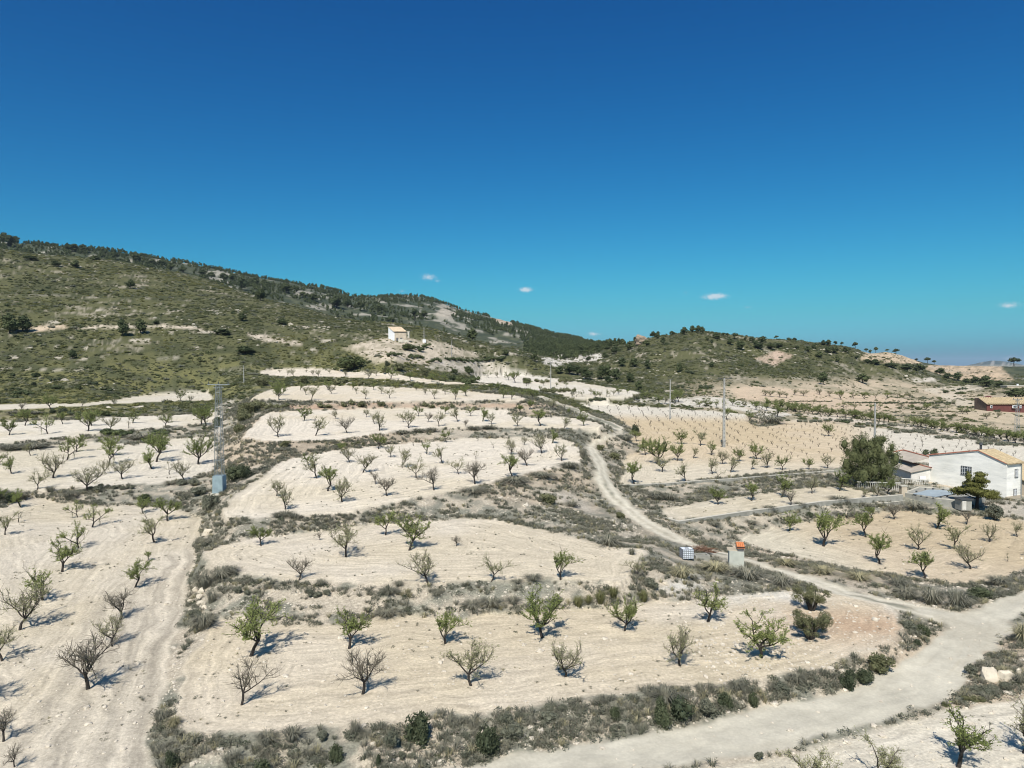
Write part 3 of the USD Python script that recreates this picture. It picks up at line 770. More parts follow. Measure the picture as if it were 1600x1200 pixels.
BUSH = {"d": [bush(f"dark_bush_{k}", 600 + k, DARK_LEAF, "upright" if k % 2 else "dome") for k in range(4)], "y": [bush(f"grey_bush_{k}", 620 + k, GREY_LEAF) for k in range(3)], "o": [bush(f"green_bush_{k}", 640 + k, LEAF_OLIVE) for k in range(3)],
        "p": [bush(f"hill_bush_{k}", 660 + k, PINE, n=700, size=.12) for k in range(2)]}


def tussock_mesh(seed, n, h, spread, width, droop=.4):
    rng = np.random.default_rng(seed)
    a = rng.uniform(0, 6.28, n); t = np.sqrt(rng.uniform(.01, 1, n)) * spread * .85
    base = np.stack([np.cos(a), np.sin(a), 0 * a], -1) * (rng.uniform(0, .25, n) * spread)[:, None]
    L = h * rng.uniform(.6, 1.1, n)
    out = np.stack([np.cos(a), np.sin(a), 0 * a], -1)
    midp = base + out * (t * .45)[:, None] + np.array([0, 0, 1]) * (L * .7)[:, None]
    tip = base + out * t[:, None] * 1.1 + np.array([0, 0, 1]) * (L * (1 - droop * t / spread))[:, None]
    side = np.stack([-np.sin(a), np.cos(a), 0 * a], -1) * width
    v = np.stack([base - side, base + side, midp + side * .8, midp - side * .8, tip], 1).reshape(-1, 3)
    o = np.arange(n)[:, None] * 5
    f = np.vstack([o + [0, 1, 2], o + [0, 2, 3], o + [3, 2, 4]])
    return v, f


def tussock(name, seed, mat, n=190, h=1.0, spread=.8, width=.012):
    p = kind(name)
    put_mesh("blades", tussock_mesh(seed, n, h, spread, width, .65), mat, p)
    return p, h


BUSH["e"] = [tussock(f"esparto_{k}", 700 + k, ESPARTO) for k in range(2)]
BUSH["w"] = [tussock(f"grey_tussock_{k}", 710 + k, DRY) for k in range(2)]
BUSH["f"] = [tussock(f"straw_tussock_{k}", 720 + k, STRAW) for k in range(2)]


def olive():
    rng = np.random.default_rng(77)
    tr, fo, bl = MB(), MB(), []
    for k in range(9):
        a = k * .7 + rng.normal() * .25
        out = np.array([math.cos(a), math.sin(a), 0])
        e = out * rng.uniform(.3, 1.5) + [0, 0, rng.uniform(1.0, 2.2)]
        tr.tube([out * .1 + [0, 0, -.2], out * .3 + [0, 0, .45], out * .45 + [0, 0, 1.0], e], [.10, .08, .06, .02], 5)
        for q in range(3):
            bl.append((e * rng.uniform(.65, 1.05) + rng.normal(size=3) * .2, np.array([.30, .30, .34]) * rng.uniform(.6, 1.3)))
    blobs_crown(fo, bl, 6500, .11, rng, .45, .32)
    p = kind("olive_tree")
    tr.put("trunk", BARK, p, 40); fo.put("foliage", LEAF_OLIVE, p)
    return p, 2.5


OLIVE = olive()


def vine(seed):
    rng = np.random.default_rng(seed)
    tr, fo = MB(), MB()
    tr.tube([(0, 0, -.1), (.04, .02, .2), (-.03, .03, .38)], [.06, .05, .055], 5)
    pts = []
    for k in range(5):
        a = k * 1.256 + rng.normal() * .3
        e = np.array([math.cos(a) * .3, math.sin(a) * .3, .62 + rng.uniform(-.1, .2)])
        tr.tube([(-.03, .03, .36), e * [.6, .6, .75], e], [.035, .025, .012], 4)
        pts.append(e)
    c = np.repeat(pts, 4, 0) + rng.normal(size=(20, 3)) * .08
    fo.cards(c, .10, rng, .7)
    p = kind(f"grapevine_{seed % 10}")
    tr.put("trunk", BARK, p); fo.put("leaves", LEAF_OLIVE, p)
    return p, .8


VINES = [vine(800 + k) for k in range(3)]


def instancer(name, label, cat, protos, pos, idx, scale, rz, tilt=None):
    """Countless small plants or stones: one object."""
    pi = UsdGeom.PointInstancer.Define(stage, path_for(name))
    base = str(pi.GetPath())
    for k, (v, mat) in enumerate(protos):
        m = usdkit.mesh(stage, f"{base}/piece_{k:03d}", v, mat)
        pi.CreatePrototypesRel().AddTarget(m.GetPath())
    pi.CreateProtoIndicesAttr(Vt.IntArray.FromNumpy(np.asarray(idx, np.int32)))
    pi.CreatePositionsAttr(Vt.Vec3fArray.FromNumpy(np.asarray(pos, np.float32)))
    pi.CreateScalesAttr(Vt.Vec3fArray.FromNumpy(np.asarray(scale, np.float32)))
    h = np.asarray(rz) / 2
    q = np.zeros((len(h), 4), np.float32)
    q[:, 0], q[:, 3] = np.cos(h), np.sin(h)
    pi.CreateOrientationsAttr(Vt.QuathArray([Gf.Quath(float(a), 0, 0, float(d)) for a, _, _, d in q]))
    tag(pi, label, cat, kind="stuff")


def lookup(x, y):
    i = np.clip(np.searchsorted(rr, np.hypot(x, y)), 0, NR - 1)
    j = np.clip(np.searchsorted(th, np.arctan2(x, y)), 0, NT - 1)
    return i, j


def sector(rng, r0, r1, density, a0=-46, a1=46):
    n = int(math.radians(a1 - a0) / 2 * (r1 * r1 - r0 * r0) * density)
    r = np.sqrt(rng.uniform(r0 * r0, r1 * r1, n)); a = np.radians(rng.uniform(a0, a1, n))
    return r * np.sin(a), r * np.cos(a)

# ------------------------------------------------------------------ the almond trees, one by one: (base x, base y, top y, kind) in each survey view
TREES = {
    "D": [(405, 930, 600, "g"), (755, 780, 570, "s"), (1060, 910, 660, "s"), (690, 680, 330, "g"), (945, 640, 390, "g"), (550, 570, 330, "g"), (1000, 430, 240, "g"), (1150, 610, 460, "s"), (1235, 455, 250, "s"), (440, 400, 255, "g"), (1370, 570, 390, "g"),
          (1460, 870, 700, "t"), (1500, 470, 370, "b"), (520, 470, 330, "g"), (640, 520, 340, "g")],
    "E": [(105, 490, 250, "s"), (335, 465, 240, "s"), (225, 360, 170, "s"), (440, 330, 140, "g"), (590, 430, 270, "s"), (660, 300, 80, "g"), (790, 410, 190, "s"), (985, 440, 220, "g"), (1310, 430, 260, "g"), (1540, 415, 230, "s"), (175, 870, 620, "g"),
          (590, 820, 550, "g"), (965, 780, 480, "g"), (1090, 890, 660, "b"), (1350, 730, 490, "s"), (1065, 1200, 940, "g")],
    "W": [(65, 510, 380, "g"), (245, 575, 450, "g"), (310, 570, 460, "s"), (405, 560, 440, "g"), (445, 555, 390, "g"), (485, 545, 380, "g"), (265, 440, 370, "g"), (745, 610, 500, "g"), (820, 605, 505, "g"), (885, 602, 510, "g"), (960, 610, 510, "g"), (1030, 618, 515, "g"),
          (1085, 765, 590, "g"), (1370, 795, 640, "g"), (1485, 800, 715, "s"), (1155, 590, 480, "g"), (1215, 605, 540, "g"), (1450, 640, 515, "g"), (1530, 650, 540, "g"), (1590, 655, 545, "g"), (700, 470, 400, "g"), (620, 480, 405, "g"), (800, 480, 410, "g"), (1310, 600, 520, "s")],
    "U": [(215, 720, 540, "s"), (450, 780, 680, "g"), (645, 940, 740, "g"), (370, 985, 800, "s"), (45, 940, 700, "g"), (740, 500, 400, "s"), (805, 550, 430, "g"), (870, 550, 450, "s"), (950, 535, 430, "s"), (1000, 530, 460, "t"), (1060, 515, 430, "s"), (1130, 500, 390, "g"), (1250, 485, 420, "g"),
          (1345, 580, 480, "s"), (1385, 580, 480, "s"), (1495, 565, 450, "g"), (475, 540, 440, "s"), (620, 530, 430, "s"), (540, 540, 450, "t"), (200, 1180, 990, "g"), (380, 690, 550, "s"), (590, 770, 680, "g"), (260, 390, 330, "g"), (395, 390, 330, "g"), (90, 380, 300, "s")],
    "L": [(55, 380, 275, "g"), (150, 325, 210, "g"), (283, 373, 255, "g"), (372, 315, 230, "g"), (525, 357, 215, "g"), (545, 325, 225, "g"), (665, 355, 265, "s"), (765, 340, 270, "t"), (790, 310, 230, "g"), (985, 330, 240, "g"), (1003, 305, 230, "s"), (1200, 320, 200, "g"), (1228, 325, 190, "g"),
          (130, 240, 180, "b"), (300, 225, 130, "g"), (485, 215, 160, "s"), (678, 205, 155, "s"), (1075, 178, 105, "g"), (1137, 185, 140, "s"), (68, 610, 490, "g"), (183, 503, 420, "s"), (222, 707, 580, "s"), (318, 637, 475, "s"), (400, 530, 390, "g"), (455, 480, 380, "g"), (528, 720, 560, "s"),
          (650, 555, 410, "g"), (672, 500, 360, "g"), (625, 610, 520, "s"), (730, 643, 520, "s"), (905, 582, 460, "g"), (932, 540, 370, "g"), (950, 490, 350, "g"), (1095, 650, 525, "s"), (1010, 615, 530, "t"), (1182, 555, 370, "g"), (125, 810, 700, "g"), (850, 845, 735, "g"), (997, 893, 755, "g"),
          (918, 1018, 835, "s"), (462, 870, 765, "g"), (550, 928, 790, "g"), (468, 1055, 890, "g"), (370, 1195, 975, "g"), (30, 975, 830, "s"), (110, 900, 830, "t"), (880, 1130, 1060, "g"), (0, 560, 470, "g"), (-20, 800, 700, "g")],
    "M": [(235, 275, 75, "g"), (745, 205, 60, "g"), (110, 440, 180, "s"), (665, 385, 200, "b"), (620, 530, 350, "s"), (485, 765, 460, "b"), (12, 610, 400, "s"), (20, 1055, 850, "b"), (80, 1195, 1050, "b"), (-150, 860, 560, "b"), (-130, 1010, 800, "s")],
    "F": [(580, 535, 220, "g"), (1165, 490, 220, "g"), (525, 825, 550, "b"), (1245, 760, 480, "b")],
    "H": [(212, 460, 235, "g"), (365, 710, 440, "s"), (788, 425, 130, "g"), (928, 658, 420, "s"), (1280, 385, 170, "g")],
    "I": [(405, 655, 400, "g"), (237, 915, 665, "s"), (722, 868, 575, "g"), (1010, 755, 575, "o"), (1020, 585, 430, "o")],
    "J": [(1210, 1197, 820, "g"), (340, 1340, 1080, "s"), (740, 1345, 1045, "s"), (1600, 1110, 780, "s"), (1790, 1330, 1040, "g")],
    "K": [(75, 305, 90, "g"), (187, 505, 305, "s"), (565, 490, 320, "s"), (975, 480, 280, "g"), (1440, 470, 330, "s"), (355, 280, 215, "b")],
    "Q": [(640, 355, 235, "g"), (990, 320, 265, "b"), (1145, 420, 215, "s"), (1380, 290, 140, "g"), (865, 560, 410, "b")],
    "N": [(275, 820, 720, "s"), (325, 900, 760, "s"), (515, 715, 570, "s"), (465, 640, 550, "g"), (580, 790, 620, "g"), (665, 855, 700, "s"), (655, 565, 500, "g"), (710, 620, 520, "s"), (790, 680, 560, "s"), (862, 750, 665, "b"), (932, 820, 700, "b"), (955, 590, 510, "s"), (882, 540, 450, "g"),
          (1023, 650, 530, "s"), (1092, 520, 455, "t"), (1112, 715, 585, "s"), (1168, 570, 480, "g"), (1212, 785, 635, "b"), (1262, 625, 515, "s"), (1285, 500, 410, "g"), (1360, 690, 585, "s"), (1460, 600, 545, "t"), (1455, 748, 605, "b"), (1473, 490, 440, "t"), (285, 470, 330, "s"), (440, 370, 280, "g"),
          (507, 460, 345, "s"), (628, 360, 305, "s"), (695, 445, 335, "b"), (808, 350, 300, "s"), (857, 390, 310, "s"), (887, 430, 315, "s"), (1030, 380, 310, "s"), (1062, 415, 310, "s"), (1120, 345, 285, "g"), (1175, 380, 315, "b"), (1240, 405, 305, "s"), (1280, 330, 280, "g"), (1355, 378, 290, "s"),
          (1432, 345, 270, "g"), (1400, 405, 360, "b"), (1500, 375, 290, "g"), (1555, 395, 320, "s"), (290, 248, 150, "g"), (275, 220, 120, "g"), (415, 190, 140, "g"), (450, 218, 160, "s"), (483, 248, 155, "s"), (582, 188, 120, "g"), (600, 210, 150, "s"), (727, 185, 140, "g"), (750, 210, 165, "s"),
          (805, 242, 165, "s"), (850, 188, 140, "g"), (898, 210, 150, "s"), (950, 238, 165, "s"), (985, 180, 140, "g"), (1105, 190, 140, "g"), (1158, 215, 165, "s"), (1218, 243, 165, "s"), (1280, 215, 165, "s"), (1340, 245, 165, "g"), (1405, 225, 155, "g"), (293, 85, 65, "s"), (340, 100, 65, "s"), (375, 108, 60, "s"),
          (450, 85, 65, "s"), (492, 100, 65, "s"), (525, 112, 65, "s"), (590, 90, 65, "s"), (685, 110, 70, "s"), (820, 122, 60, "s"), (870, 105, 60, "s"), (955, 125, 40, "g"), (1075, 135, 80, "g"), (1200, 140, 80, "g"), (1280, 140, 75, "g")],
    "O": [(375, 575, 470, "s"), (272, 535, 490, "t"), (560, 565, 440, "s"), (620, 510, 420, "g"), (470, 640, 520, "b"), (385, 712, 565, "g"), (678, 612, 505, "s"), (455, 515, 460, "s"), (135, 345, 285, "g"), (412, 405, 320, "s"), (425, 330, 265, "g"), (487, 305, 240, "g"), (47, 245, 160, "g"), (108, 225, 155, "s"),
          (328, 238, 170, "g"), (380, 245, 180, "g"), (435, 235, 175, "g"), (502, 245, 175, "g"), (255, 190, 140, "g"), (295, 190, 140, "g"), (360, 130, 70, "g"), (400, 145, 75, "g"), (465, 165, 120, "g"), (240, 115, 70, "g"), (505, 110, 80, "g"), (295, 115, 75, "s"), (550, 190, 160, "g"), (640, 170, 130, "g"), (740, 225, 175, "s")],
    "P": [(500, 560, 430, "g"), (640, 605, 540, "s"), (725, 600, 510, "s"), (787, 580, 470, "g"), (408, 890, 650, "g"), (657, 835, 660, "g"), (830, 730, 620, "b"), (740, 995, 780, "g"), (690, 725, 640, "g"), (1080, 785, 625, "g"), (968, 910, 760, "s"), (1187, 905, 740, "s"), (1258, 760, 670, "b"), (1010, 1083, 890, "g"),
          (1282, 1025, 860, "s"), (1395, 865, 745, "s"), (1560, 835, 735, "s"), (1505, 980, 925, "t"), (1690, 960, 830, "s"), (435, 235, 150, "g")],
    "T": [(130, 960, 865, "g"), (60, 835, 790, "s"), (90, 838, 795, "s"), (145, 842, 800, "s"), (185, 845, 805, "s"), (230, 828, 790, "s"), (290, 835, 795, "s"), (350, 880, 845, "s"), (380, 825, 785, "s"), (440, 835, 795, "s"), (510, 855, 790, "g"), (585, 848, 800, "g"), (650, 852, 800, "g"), (720, 848, 805, "s"), (785, 848, 800, "g"),
          (850, 843, 800, "s"), (915, 845, 800, "s"), (520, 912, 860, "g"), (590, 915, 870, "s"), (685, 915, 875, "g"), (745, 912, 870, "g"), (870, 907, 870, "s"), (935, 917, 875, "g"), (1015, 917, 875, "g"), (1075, 915, 880, "s"), (1140, 917, 880, "s"), (1235, 942, 895, "g"), (1265, 942, 895, "g"), (1380, 972, 930, "s"), (1190, 890, 850, "s"), (1440, 965, 925, "s"),
          (190, 925, 870, "g"), (240, 930, 875, "g"), (290, 938, 885, "g"), (340, 942, 885, "g"), (390, 948, 895, "g"), (440, 955, 900, "g"), (490, 958, 905, "g"), (540, 962, 910, "g"), (590, 968, 910, "g"), (640, 972, 920, "g"), (690, 978, 925, "g"), (740, 984, 930, "g"), (790, 990, 935, "g"),
          (900, 1005, 955, "g"), (968, 1022, 945, "g"), (1065, 1032, 975, "g"), (1120, 1040, 985, "g"), (1145, 1045, 985, "g"), (1195, 1052, 990, "g"), (1255, 1055, 1000, "g"), (1300, 1072, 1010, "g"), (1365, 1085, 1010, "g"), (1405, 1090, 1020, "g"), (1465, 1092, 1020, "g"), (1510, 1105, 1030, "g"), (1550, 1115, 1030, "g"), (1590, 1100, 1030, "g"), (1640, 1125, 1040, "g")],
}
AREA = {None: "on the rough slopes", "front terrace": "on the front terrace", "second terrace": "on the second terrace", "third terrace": "on the third terrace", "fourth terrace": "on the fourth terrace", "fifth terrace": "on the fifth terrace", "sixth terrace": "on the topmost terrace",
        "upper middle field": "beside the upper track", "vineyard": "at the edge of the vineyard", "wall field": "between the concrete walls", "house field": "below the white house", "upper left field": "on the upper left field", "top left strip": "on the topmost left strip",
        "middle left field": "on the pylon's field", "lower left field": "on the lower left field", "front road": "beside the broad dirt road", "near field": "in the near field"}
LOOK = {"g": "leafy green almond tree", "s": "sparse pale almond tree", "b": "bare grey almond tree", "t": "thin young almond tree", "o": "gnarled dull olive tree"}
ORD = "first second third fourth fifth sixth seventh eighth ninth tenth eleventh twelfth thirteenth fourteenth fifteenth sixteenth seventeenth eighteenth nineteenth".split()
TENS = {2: "twent", 3: "thirt", 4: "fort", 5: "fift", 6: "sixt", 7: "sevent", 8: "eight", 9: "ninet"}


def ordinal(n):
    if n < 20:
        return ORD[n - 1]
    if n >= 100:
        return "hundred and " + ordinal(n - 100)
    t, u = divmod(n, 10)
    return TENS[t] + "ieth" if u == 0 else TENS[t] + "y-" + ORD[u - 1]


TREES["T"] += [(60 + 26 * k, 902 + 3.15 * k, 842 + 3.3 * k, "g") for k in range(29)] + [(885 + 27 * k, 1004 + 4.0 * k, 946 + 3.4 * k, "g") for k in range(28)]
BUSHROWS = [(980, 880, 420, 15, "d"), (700, 877, 300, 12, "d"), (330, 868, 260, 9, "d"), (420, 988, 330, 26, "y"), (720, 1016, 260, 28, "y"), (950, 1048, 240, 32, "y"), (1190, 1086, 250, 32, "y"), (1440, 1124, 250, 30, "y"), (1180, 930, 200, 12, "o"), (900, 955, 300, 14, "y"), (1300, 905, 200, 14, "d")]
trees, seen = [], []
for v, rows in TREES.items():
    x0, y0, s = VIEW[v]
    for bx, by, ty, k in rows:
        px, py, hp = x0 + bx * s, y0 + by * s, (by - ty) * s
        if any(abs(px - q[0]) < 4 and abs(py - q[1]) < 5 for q in seen):
            continue
        seen.append((px, py))
        p = hit(px, py)
        if p[1] > 900:
            continue
        i, j = lookup(p[0], p[1])
        f = names[cls[i, j]] if cls[i, j] >= 0 else None
        if f is None:
            if px > 1150 and py < 710:
                f = "east"
            elif px < 400:
                f = "west"
            elif py < 640:
                f = "upper"
        trees.append([px, py, p, np.clip(hp * p[1] / FPX * 1.06, .8, 5.6), k, f])
AREA.update(east="beyond the vineyard", west="on the left-hand banks", upper="on the upper slope")
count = {}
rng = np.random.default_rng(7)
for px, py, p, h, k, f in sorted(trees, key=lambda t: t[0]):
    count[f] = count.get(f, 0) + 1
    proto, ph = OLIVE if k == "o" else KIND[k][int(rng.integers(len(KIND[k])))]
    size = "tall " if h > 4.3 else "small " if h < 2.2 and k != "t" else ""
    lab = f"{size}{LOOK[k]} {AREA[f]}, {ordinal(count[f])} from left"
    sc = h / ph
    wd_ = 1.35 if f == "east" else 1.0
    thing("olive_tree" if k == "o" else "almond_tree", lab, "olive tree" if k == "o" else "almond tree", p - [0, 0, .03], rng.uniform(0, 360), (sc * wd_ * rng.uniform(1.0, 1.3), sc * wd_ * rng.uniform(1.0, 1.3), sc),
          "olive trees on the stony end of the front terrace" if k == "o" else f"almond trees {AREA[f]}", proto)

# ------------------------------------------------------------------ bushes and tussocks that stand out: view, (base x, base y, width, height, kind)
BUSHES = {
    "X": [(1300, 480, 270, 280, "d"), (680, 605, 150, 170, "d"), (130, 720, 180, 150, "d"), (1000, 660, 80, 130, "d"), (1090, 520, 130, 170, "y"), (820, 410, 115, 125, "w"), (170, 470, 200, 90, "w"), (360, 450, 200, 110, "w"), (590, 450, 120, 70, "y"), (890, 430, 120, 50, "w"), (1200, 580, 150, 70, "y"), (1500, 540, 90, 45, "y")],
    "F": [(110, 1210, 120, 130, "d"), (120, 960, 110, 80, "f"), (40, 930, 120, 90, "w")],
    "Y": [(190, 380, 165, 185, "d"), (290, 240, 85, 85, "y"), (320, 300, 130, 90, "y"), (829, 210, 75, 95, "d"), (1060, 235, 150, 150, "d"), (1160, 215, 150, 140, "d"), (1090, 120, 200, 80, "w"), (1390, 150, 105, 95, "d"), (1522, 137, 65, 95, "d"), (1295, 195, 105, 120, "y"), (1260, 60, 60, 50, "w"), (1440, 60, 110, 50, "w"), (500, 215, 110, 60, "y"), (540, 160, 120, 45, "y"), (850, 260, 90, 40, "y")],
    "I": [(1240, 1060, 140, 150, "d"), (1330, 1020, 120, 110, "d"), (1420, 950, 180, 120, "o"), (930, 1010, 120, 60, "w"), (850, 1080, 120, 70, "y"), (60, 440, 80, 60, "y"), (450, 350, 200, 60, "f"), (250, 390, 170, 80, "f"), (640, 400, 260, 80, "w"), (840, 440, 180, 80, "w")],
    "J": [(1000, 405, 120, 70, "d"), (965, 468, 65, 42, "d"), (915, 370, 90, 55, "y"), (1600, 465, 170, 155, "f"), (900, 190, 170, 80, "w"), (1050, 225, 200, 110, "w"), (1200, 240, 200, 120, "w"), (1330, 200, 170, 90, "d"), (1450, 110, 170, 60, "w"), (1290, 645, 90, 70, "y"), (1400, 620, 130, 70, "w"), (1480, 640, 100, 60, "f"), (1330, 760, 170, 60, "y"), (1450, 740, 150, 60, "y"), (1580, 700, 90, 80, "w"), (1300, 800, 150, 40, "o"), (1130, 830, 60, 30, "o"), (20, 1150, 60, 60, "y")],
    "K": [(1080, 640, 90, 80, "e"), (1140, 620, 70, 60, "e"), (1210, 620, 100, 90, "e"), (1290, 590, 90, 85, "e"), (1470, 605, 95, 80, "e"), (810, 478, 130, 40, "w"), (715, 500, 80, 30, "w"), (560, 640, 170, 60, "w"), (690, 620, 110, 50, "w"), (240, 570, 100, 40, "w"), (450, 650, 150, 50, "w"), (1530, 540, 70, 60, "y"), (1400, 330, 60, 50, "w")],
    "Q": [(300, 610, 140, 120, "w"), (400, 545, 180, 80, "w"), (290, 850, 180, 110, "w"), (350, 690, 100, 80, "w"), (460, 520, 120, 60, "w"), (250, 780, 90, 60, "y"), (740, 185, 90, 40, "w"), (835, 190, 90, 40, "w"), (350, 340, 130, 50, "w"), (320, 150, 80, 110, "y"), (560, 640, 160, 40, "y"), (980, 650, 150, 50, "y"), (1460, 590, 80, 40, "w"), (1400, 640, 130, 50, "w"), (995, 590, 80, 50, "w"), (1380, 770, 150, 50, "w")],
    "O": [(600, 865, 135, 75, "o"), (905, 548, 48, 40, "o"), (985, 600, 85, 45, "o"), (740, 880, 110, 40, "w"), (150, 800, 200, 40, "w"), (400, 740, 200, 40, "w"), (560, 710, 200, 40, "w"), (720, 650, 150, 40, "w"), (800, 590, 60, 70, "w"), (790, 980, 60, 40, "y"), (960, 1110, 200, 60, "w"), (1020, 950, 80, 40, "o"), (1240, 840, 160, 60, "w"), (1120, 445, 90, 60, "d"), (1060, 490, 120, 40, "w"), (130, 145, 95, 45, "p"), (30, 135, 60, 40, "p"), (465, 150, 60, 40, "o"), (560, 145, 90, 30, "o"), (700, 145, 90, 30, "o"), (720, 195, 90, 30, "o"), (600, 205, 80, 30, "o"),
          (120, 75, 60, 35, "p"), (870, 250, 50, 20, "d"), (925, 250, 40, 18, "d")],
    "N": [(330, 530, 80, 45, "o"), (60, 720, 130, 100, "d"), (120, 330, 130, 80, "o"), (80, 380, 110, 70, "o"), (60, 440, 80, 50, "o"), (200, 300, 120, 45, "o"), (300, 300, 110, 40, "o"), (180, 160, 100, 50, "o"), (440, 150, 90, 50, "o"), (560, 290, 90, 35, "o"), (700, 290, 90, 40, "o"), (780, 290, 70, 40, "o"), (900, 285, 60, 30, "o"), (1180, 290, 80, 30, "o"), (1290, 300, 90, 30, "o"), (560, 140, 80, 35, "o"), (660, 145, 90, 40, "o"), (800, 160, 90, 35, "o"), (1000, 155, 90, 30, "o"), (1100, 160, 70, 30, "o"),
          (330, 940, 120, 40, "w"), (1020, 450, 120, 30, "w"), (1120, 440, 120, 30, "w"), (1200, 435, 110, 30, "w"), (1450, 425, 120, 30, "w"), (1540, 420, 120, 30, "w"), (660, 520, 80, 30, "o"), (760, 520, 90, 30, "o")],
    "B": [(565, 988, 185, 100, "p"), (155, 712, 65, 42, "p"), (780, 960, 50, 35, "d"), (900, 865, 90, 45, "p"), (990, 860, 90, 40, "p"), (1175, 1005, 60, 35, "p"), (1265, 1005, 70, 40, "p"), (820, 905, 80, 30, "p"), (950, 915, 90, 30, "p"), (1060, 940, 90, 30, "p"), (1180, 930, 110, 30, "p"), (1300, 930, 120, 28, "p"), (1420, 930, 110, 30, "p"), (850, 985, 90, 45, "o"), (780, 1000, 60, 40, "o"), (1250, 1055, 110, 40, "p"), (1000, 1020, 60, 60, "o")],
    "Z": [(790, 695, 160, 95, "d"), (660, 690, 100, 65, "d"), (930, 705, 170, 75, "d"), (1290, 725, 160, 90, "p"), (1490, 720, 160, 60, "p"), (160, 700, 220, 60, "w"), (440, 700, 200, 50, "w"), (1410, 930, 300, 60, "p"), (700, 995, 70, 30, "y"), (190, 1140, 230, 70, "w"), (540, 1110, 200, 60, "w"), (730, 380, 130, 60, "p"), (420, 345, 80, 60, "d"), (190, 390, 120, 45, "p"), (990, 385, 110, 60, "p"), (100, 410, 100, 40, "d"), (300, 450, 180, 70, "p"), (1160, 320, 120, 55, "d"), (680, 280, 150, 50, "d"), (460, 230, 120, 60, "p"), (1420, 450, 170, 40, "d")],
    "L": [(300, 718, 75, 40, "w"), (410, 762, 105, 70, "w"), (30, 772, 140, 65, "d"), (100, 760, 150, 60, "w"), (640, 700, 120, 30, "y"), (760, 705, 90, 28, "y"), (560, 720, 100, 40, "y"), (830, 405, 200, 40, "w"), (950, 385, 120, 45, "d"), (1080, 350, 70, 30, "y"), (1250, 350, 100, 30, "d"), (1020, 672, 110, 28, "w"), (1390, 660, 140, 110, "d"), (1180, 740, 120, 60, "y"), (1120, 680, 130, 50, "y"), (1260, 810, 110, 90, "y"), (1300, 330, 60, 70, "p"), (1440, 300, 110, 90, "o"), (1480, 240, 120, 60, "o"), (1420, 370, 100, 60, "o"), (1540, 230, 90, 60, "o"), (200, 460, 250, 40, "w"), (60, 470, 150, 40, "w"), (870, 780, 90, 60, "p"), (700, 385, 150, 50, "p")],
    "P": [(1430, 735, 115, 105, "y"), (320, 715, 50, 40, "d"), (660, 655, 90, 30, "w"), (500, 620, 140, 35, "w"), (80, 675, 90, 35, "w"), (260, 650, 80, 30, "w"), (950, 670, 170, 60, "w"), (430, 480, 50, 20, "y"), (540, 705, 200, 30, "w"), (100, 160, 190, 55, "w"), (1040, 350, 100, 45, "d"), (180, 1000, 150, 40, "f"), (400, 1050, 180, 50, "f"), (620, 1090, 180, 50, "f"), (850, 1130, 160, 60, "w")],
    "E": [(700, 520, 200, 50, "w"), (850, 925, 150, 50, "w"), (470, 980, 120, 40, "w"), (640, 950, 90, 60, "w"), (1320, 1030, 90, 75, "d"), (1180, 890, 90, 45, "w"), (1540, 850, 130, 40, "w"), (590, 1110, 200, 60, "w"), (120, 1130, 200, 60, "w"), (380, 690, 150, 60, "w"), (50, 570, 120, 35, "w")],
    "D": [(850, 1130, 300, 110, "w"), (1150, 1120, 300, 60, "w"), (680, 1080, 180, 80, "w"), (1260, 890, 150, 40, "w"), (200, 980, 100, 40, "y"), (100, 460, 90, 40, "w")],
    "R": [(960, 1005, 90, 55, "p"), (1090, 995, 110, 85, "p"), (1235, 965, 120, 110, "o"), (1350, 1020, 160, 45, "o"), (1500, 1030, 160, 45, "o"), (1420, 900, 60, 40, "p"), (1180, 1040, 100, 45, "d"), (640, 690, 160, 50, "d"), (590, 760, 150, 55, "p"), (370, 740, 110, 55, "p")],
    "S": [(1230, 830, 60, 25, "d"), (1200, 830, 60, 25, "d"), (1110, 735, 60, 28, "d"), (1050, 830, 60, 25, "d"), (1405, 740, 40, 22, "d"), (1520, 560, 40, 40, "p"), (300, 850, 120, 30, "o"), (230, 850, 110, 30, "o"), (520, 905, 80, 22, "d"), (810, 935, 50, 15, "d"), (1030, 945, 50, 15, "d"), (1115, 950, 40, 15, "d")],
}
BL = {"d": ("dark evergreen bush", "bush"), "y": ("grey-green bush", "bush"), "o": ("olive green bush", "bush"), "p": ("deep green hill bush", "bush"), "e": ("green esparto tussock", "grass tussock"), "w": ("grey grass tussock", "grass tussock"), "f": ("straw grass tussock", "grass tussock")}


def bush_zone(px, py):
    if px > 1480 and py > 1000:
        return "by the lower right boulders"
    if py > 1040:
        return "on the roadside bank"
    if px < 400 and py < 640:
        return "on the lower left hillside"
    if px < 400 and py < 780:
        return "on the left-hand field banks"
    if py > 885 and px < 1080:
        return "behind the front terrace"
    if py > 885:
        return "along the road junction verge"
    if px > 1040 and py > 790:
        return "around the well hut"
    if px > 950 and py > 715:
        return "along the concrete walls"
    if py > 715:
        return "below the third terrace"
    if px > 980:
        return "around the vineyard and knoll foot"
    if py > 655:
        return "below the fourth terrace"
    if py > 600:
        return "below the fifth terrace"
    return "below the hill house"


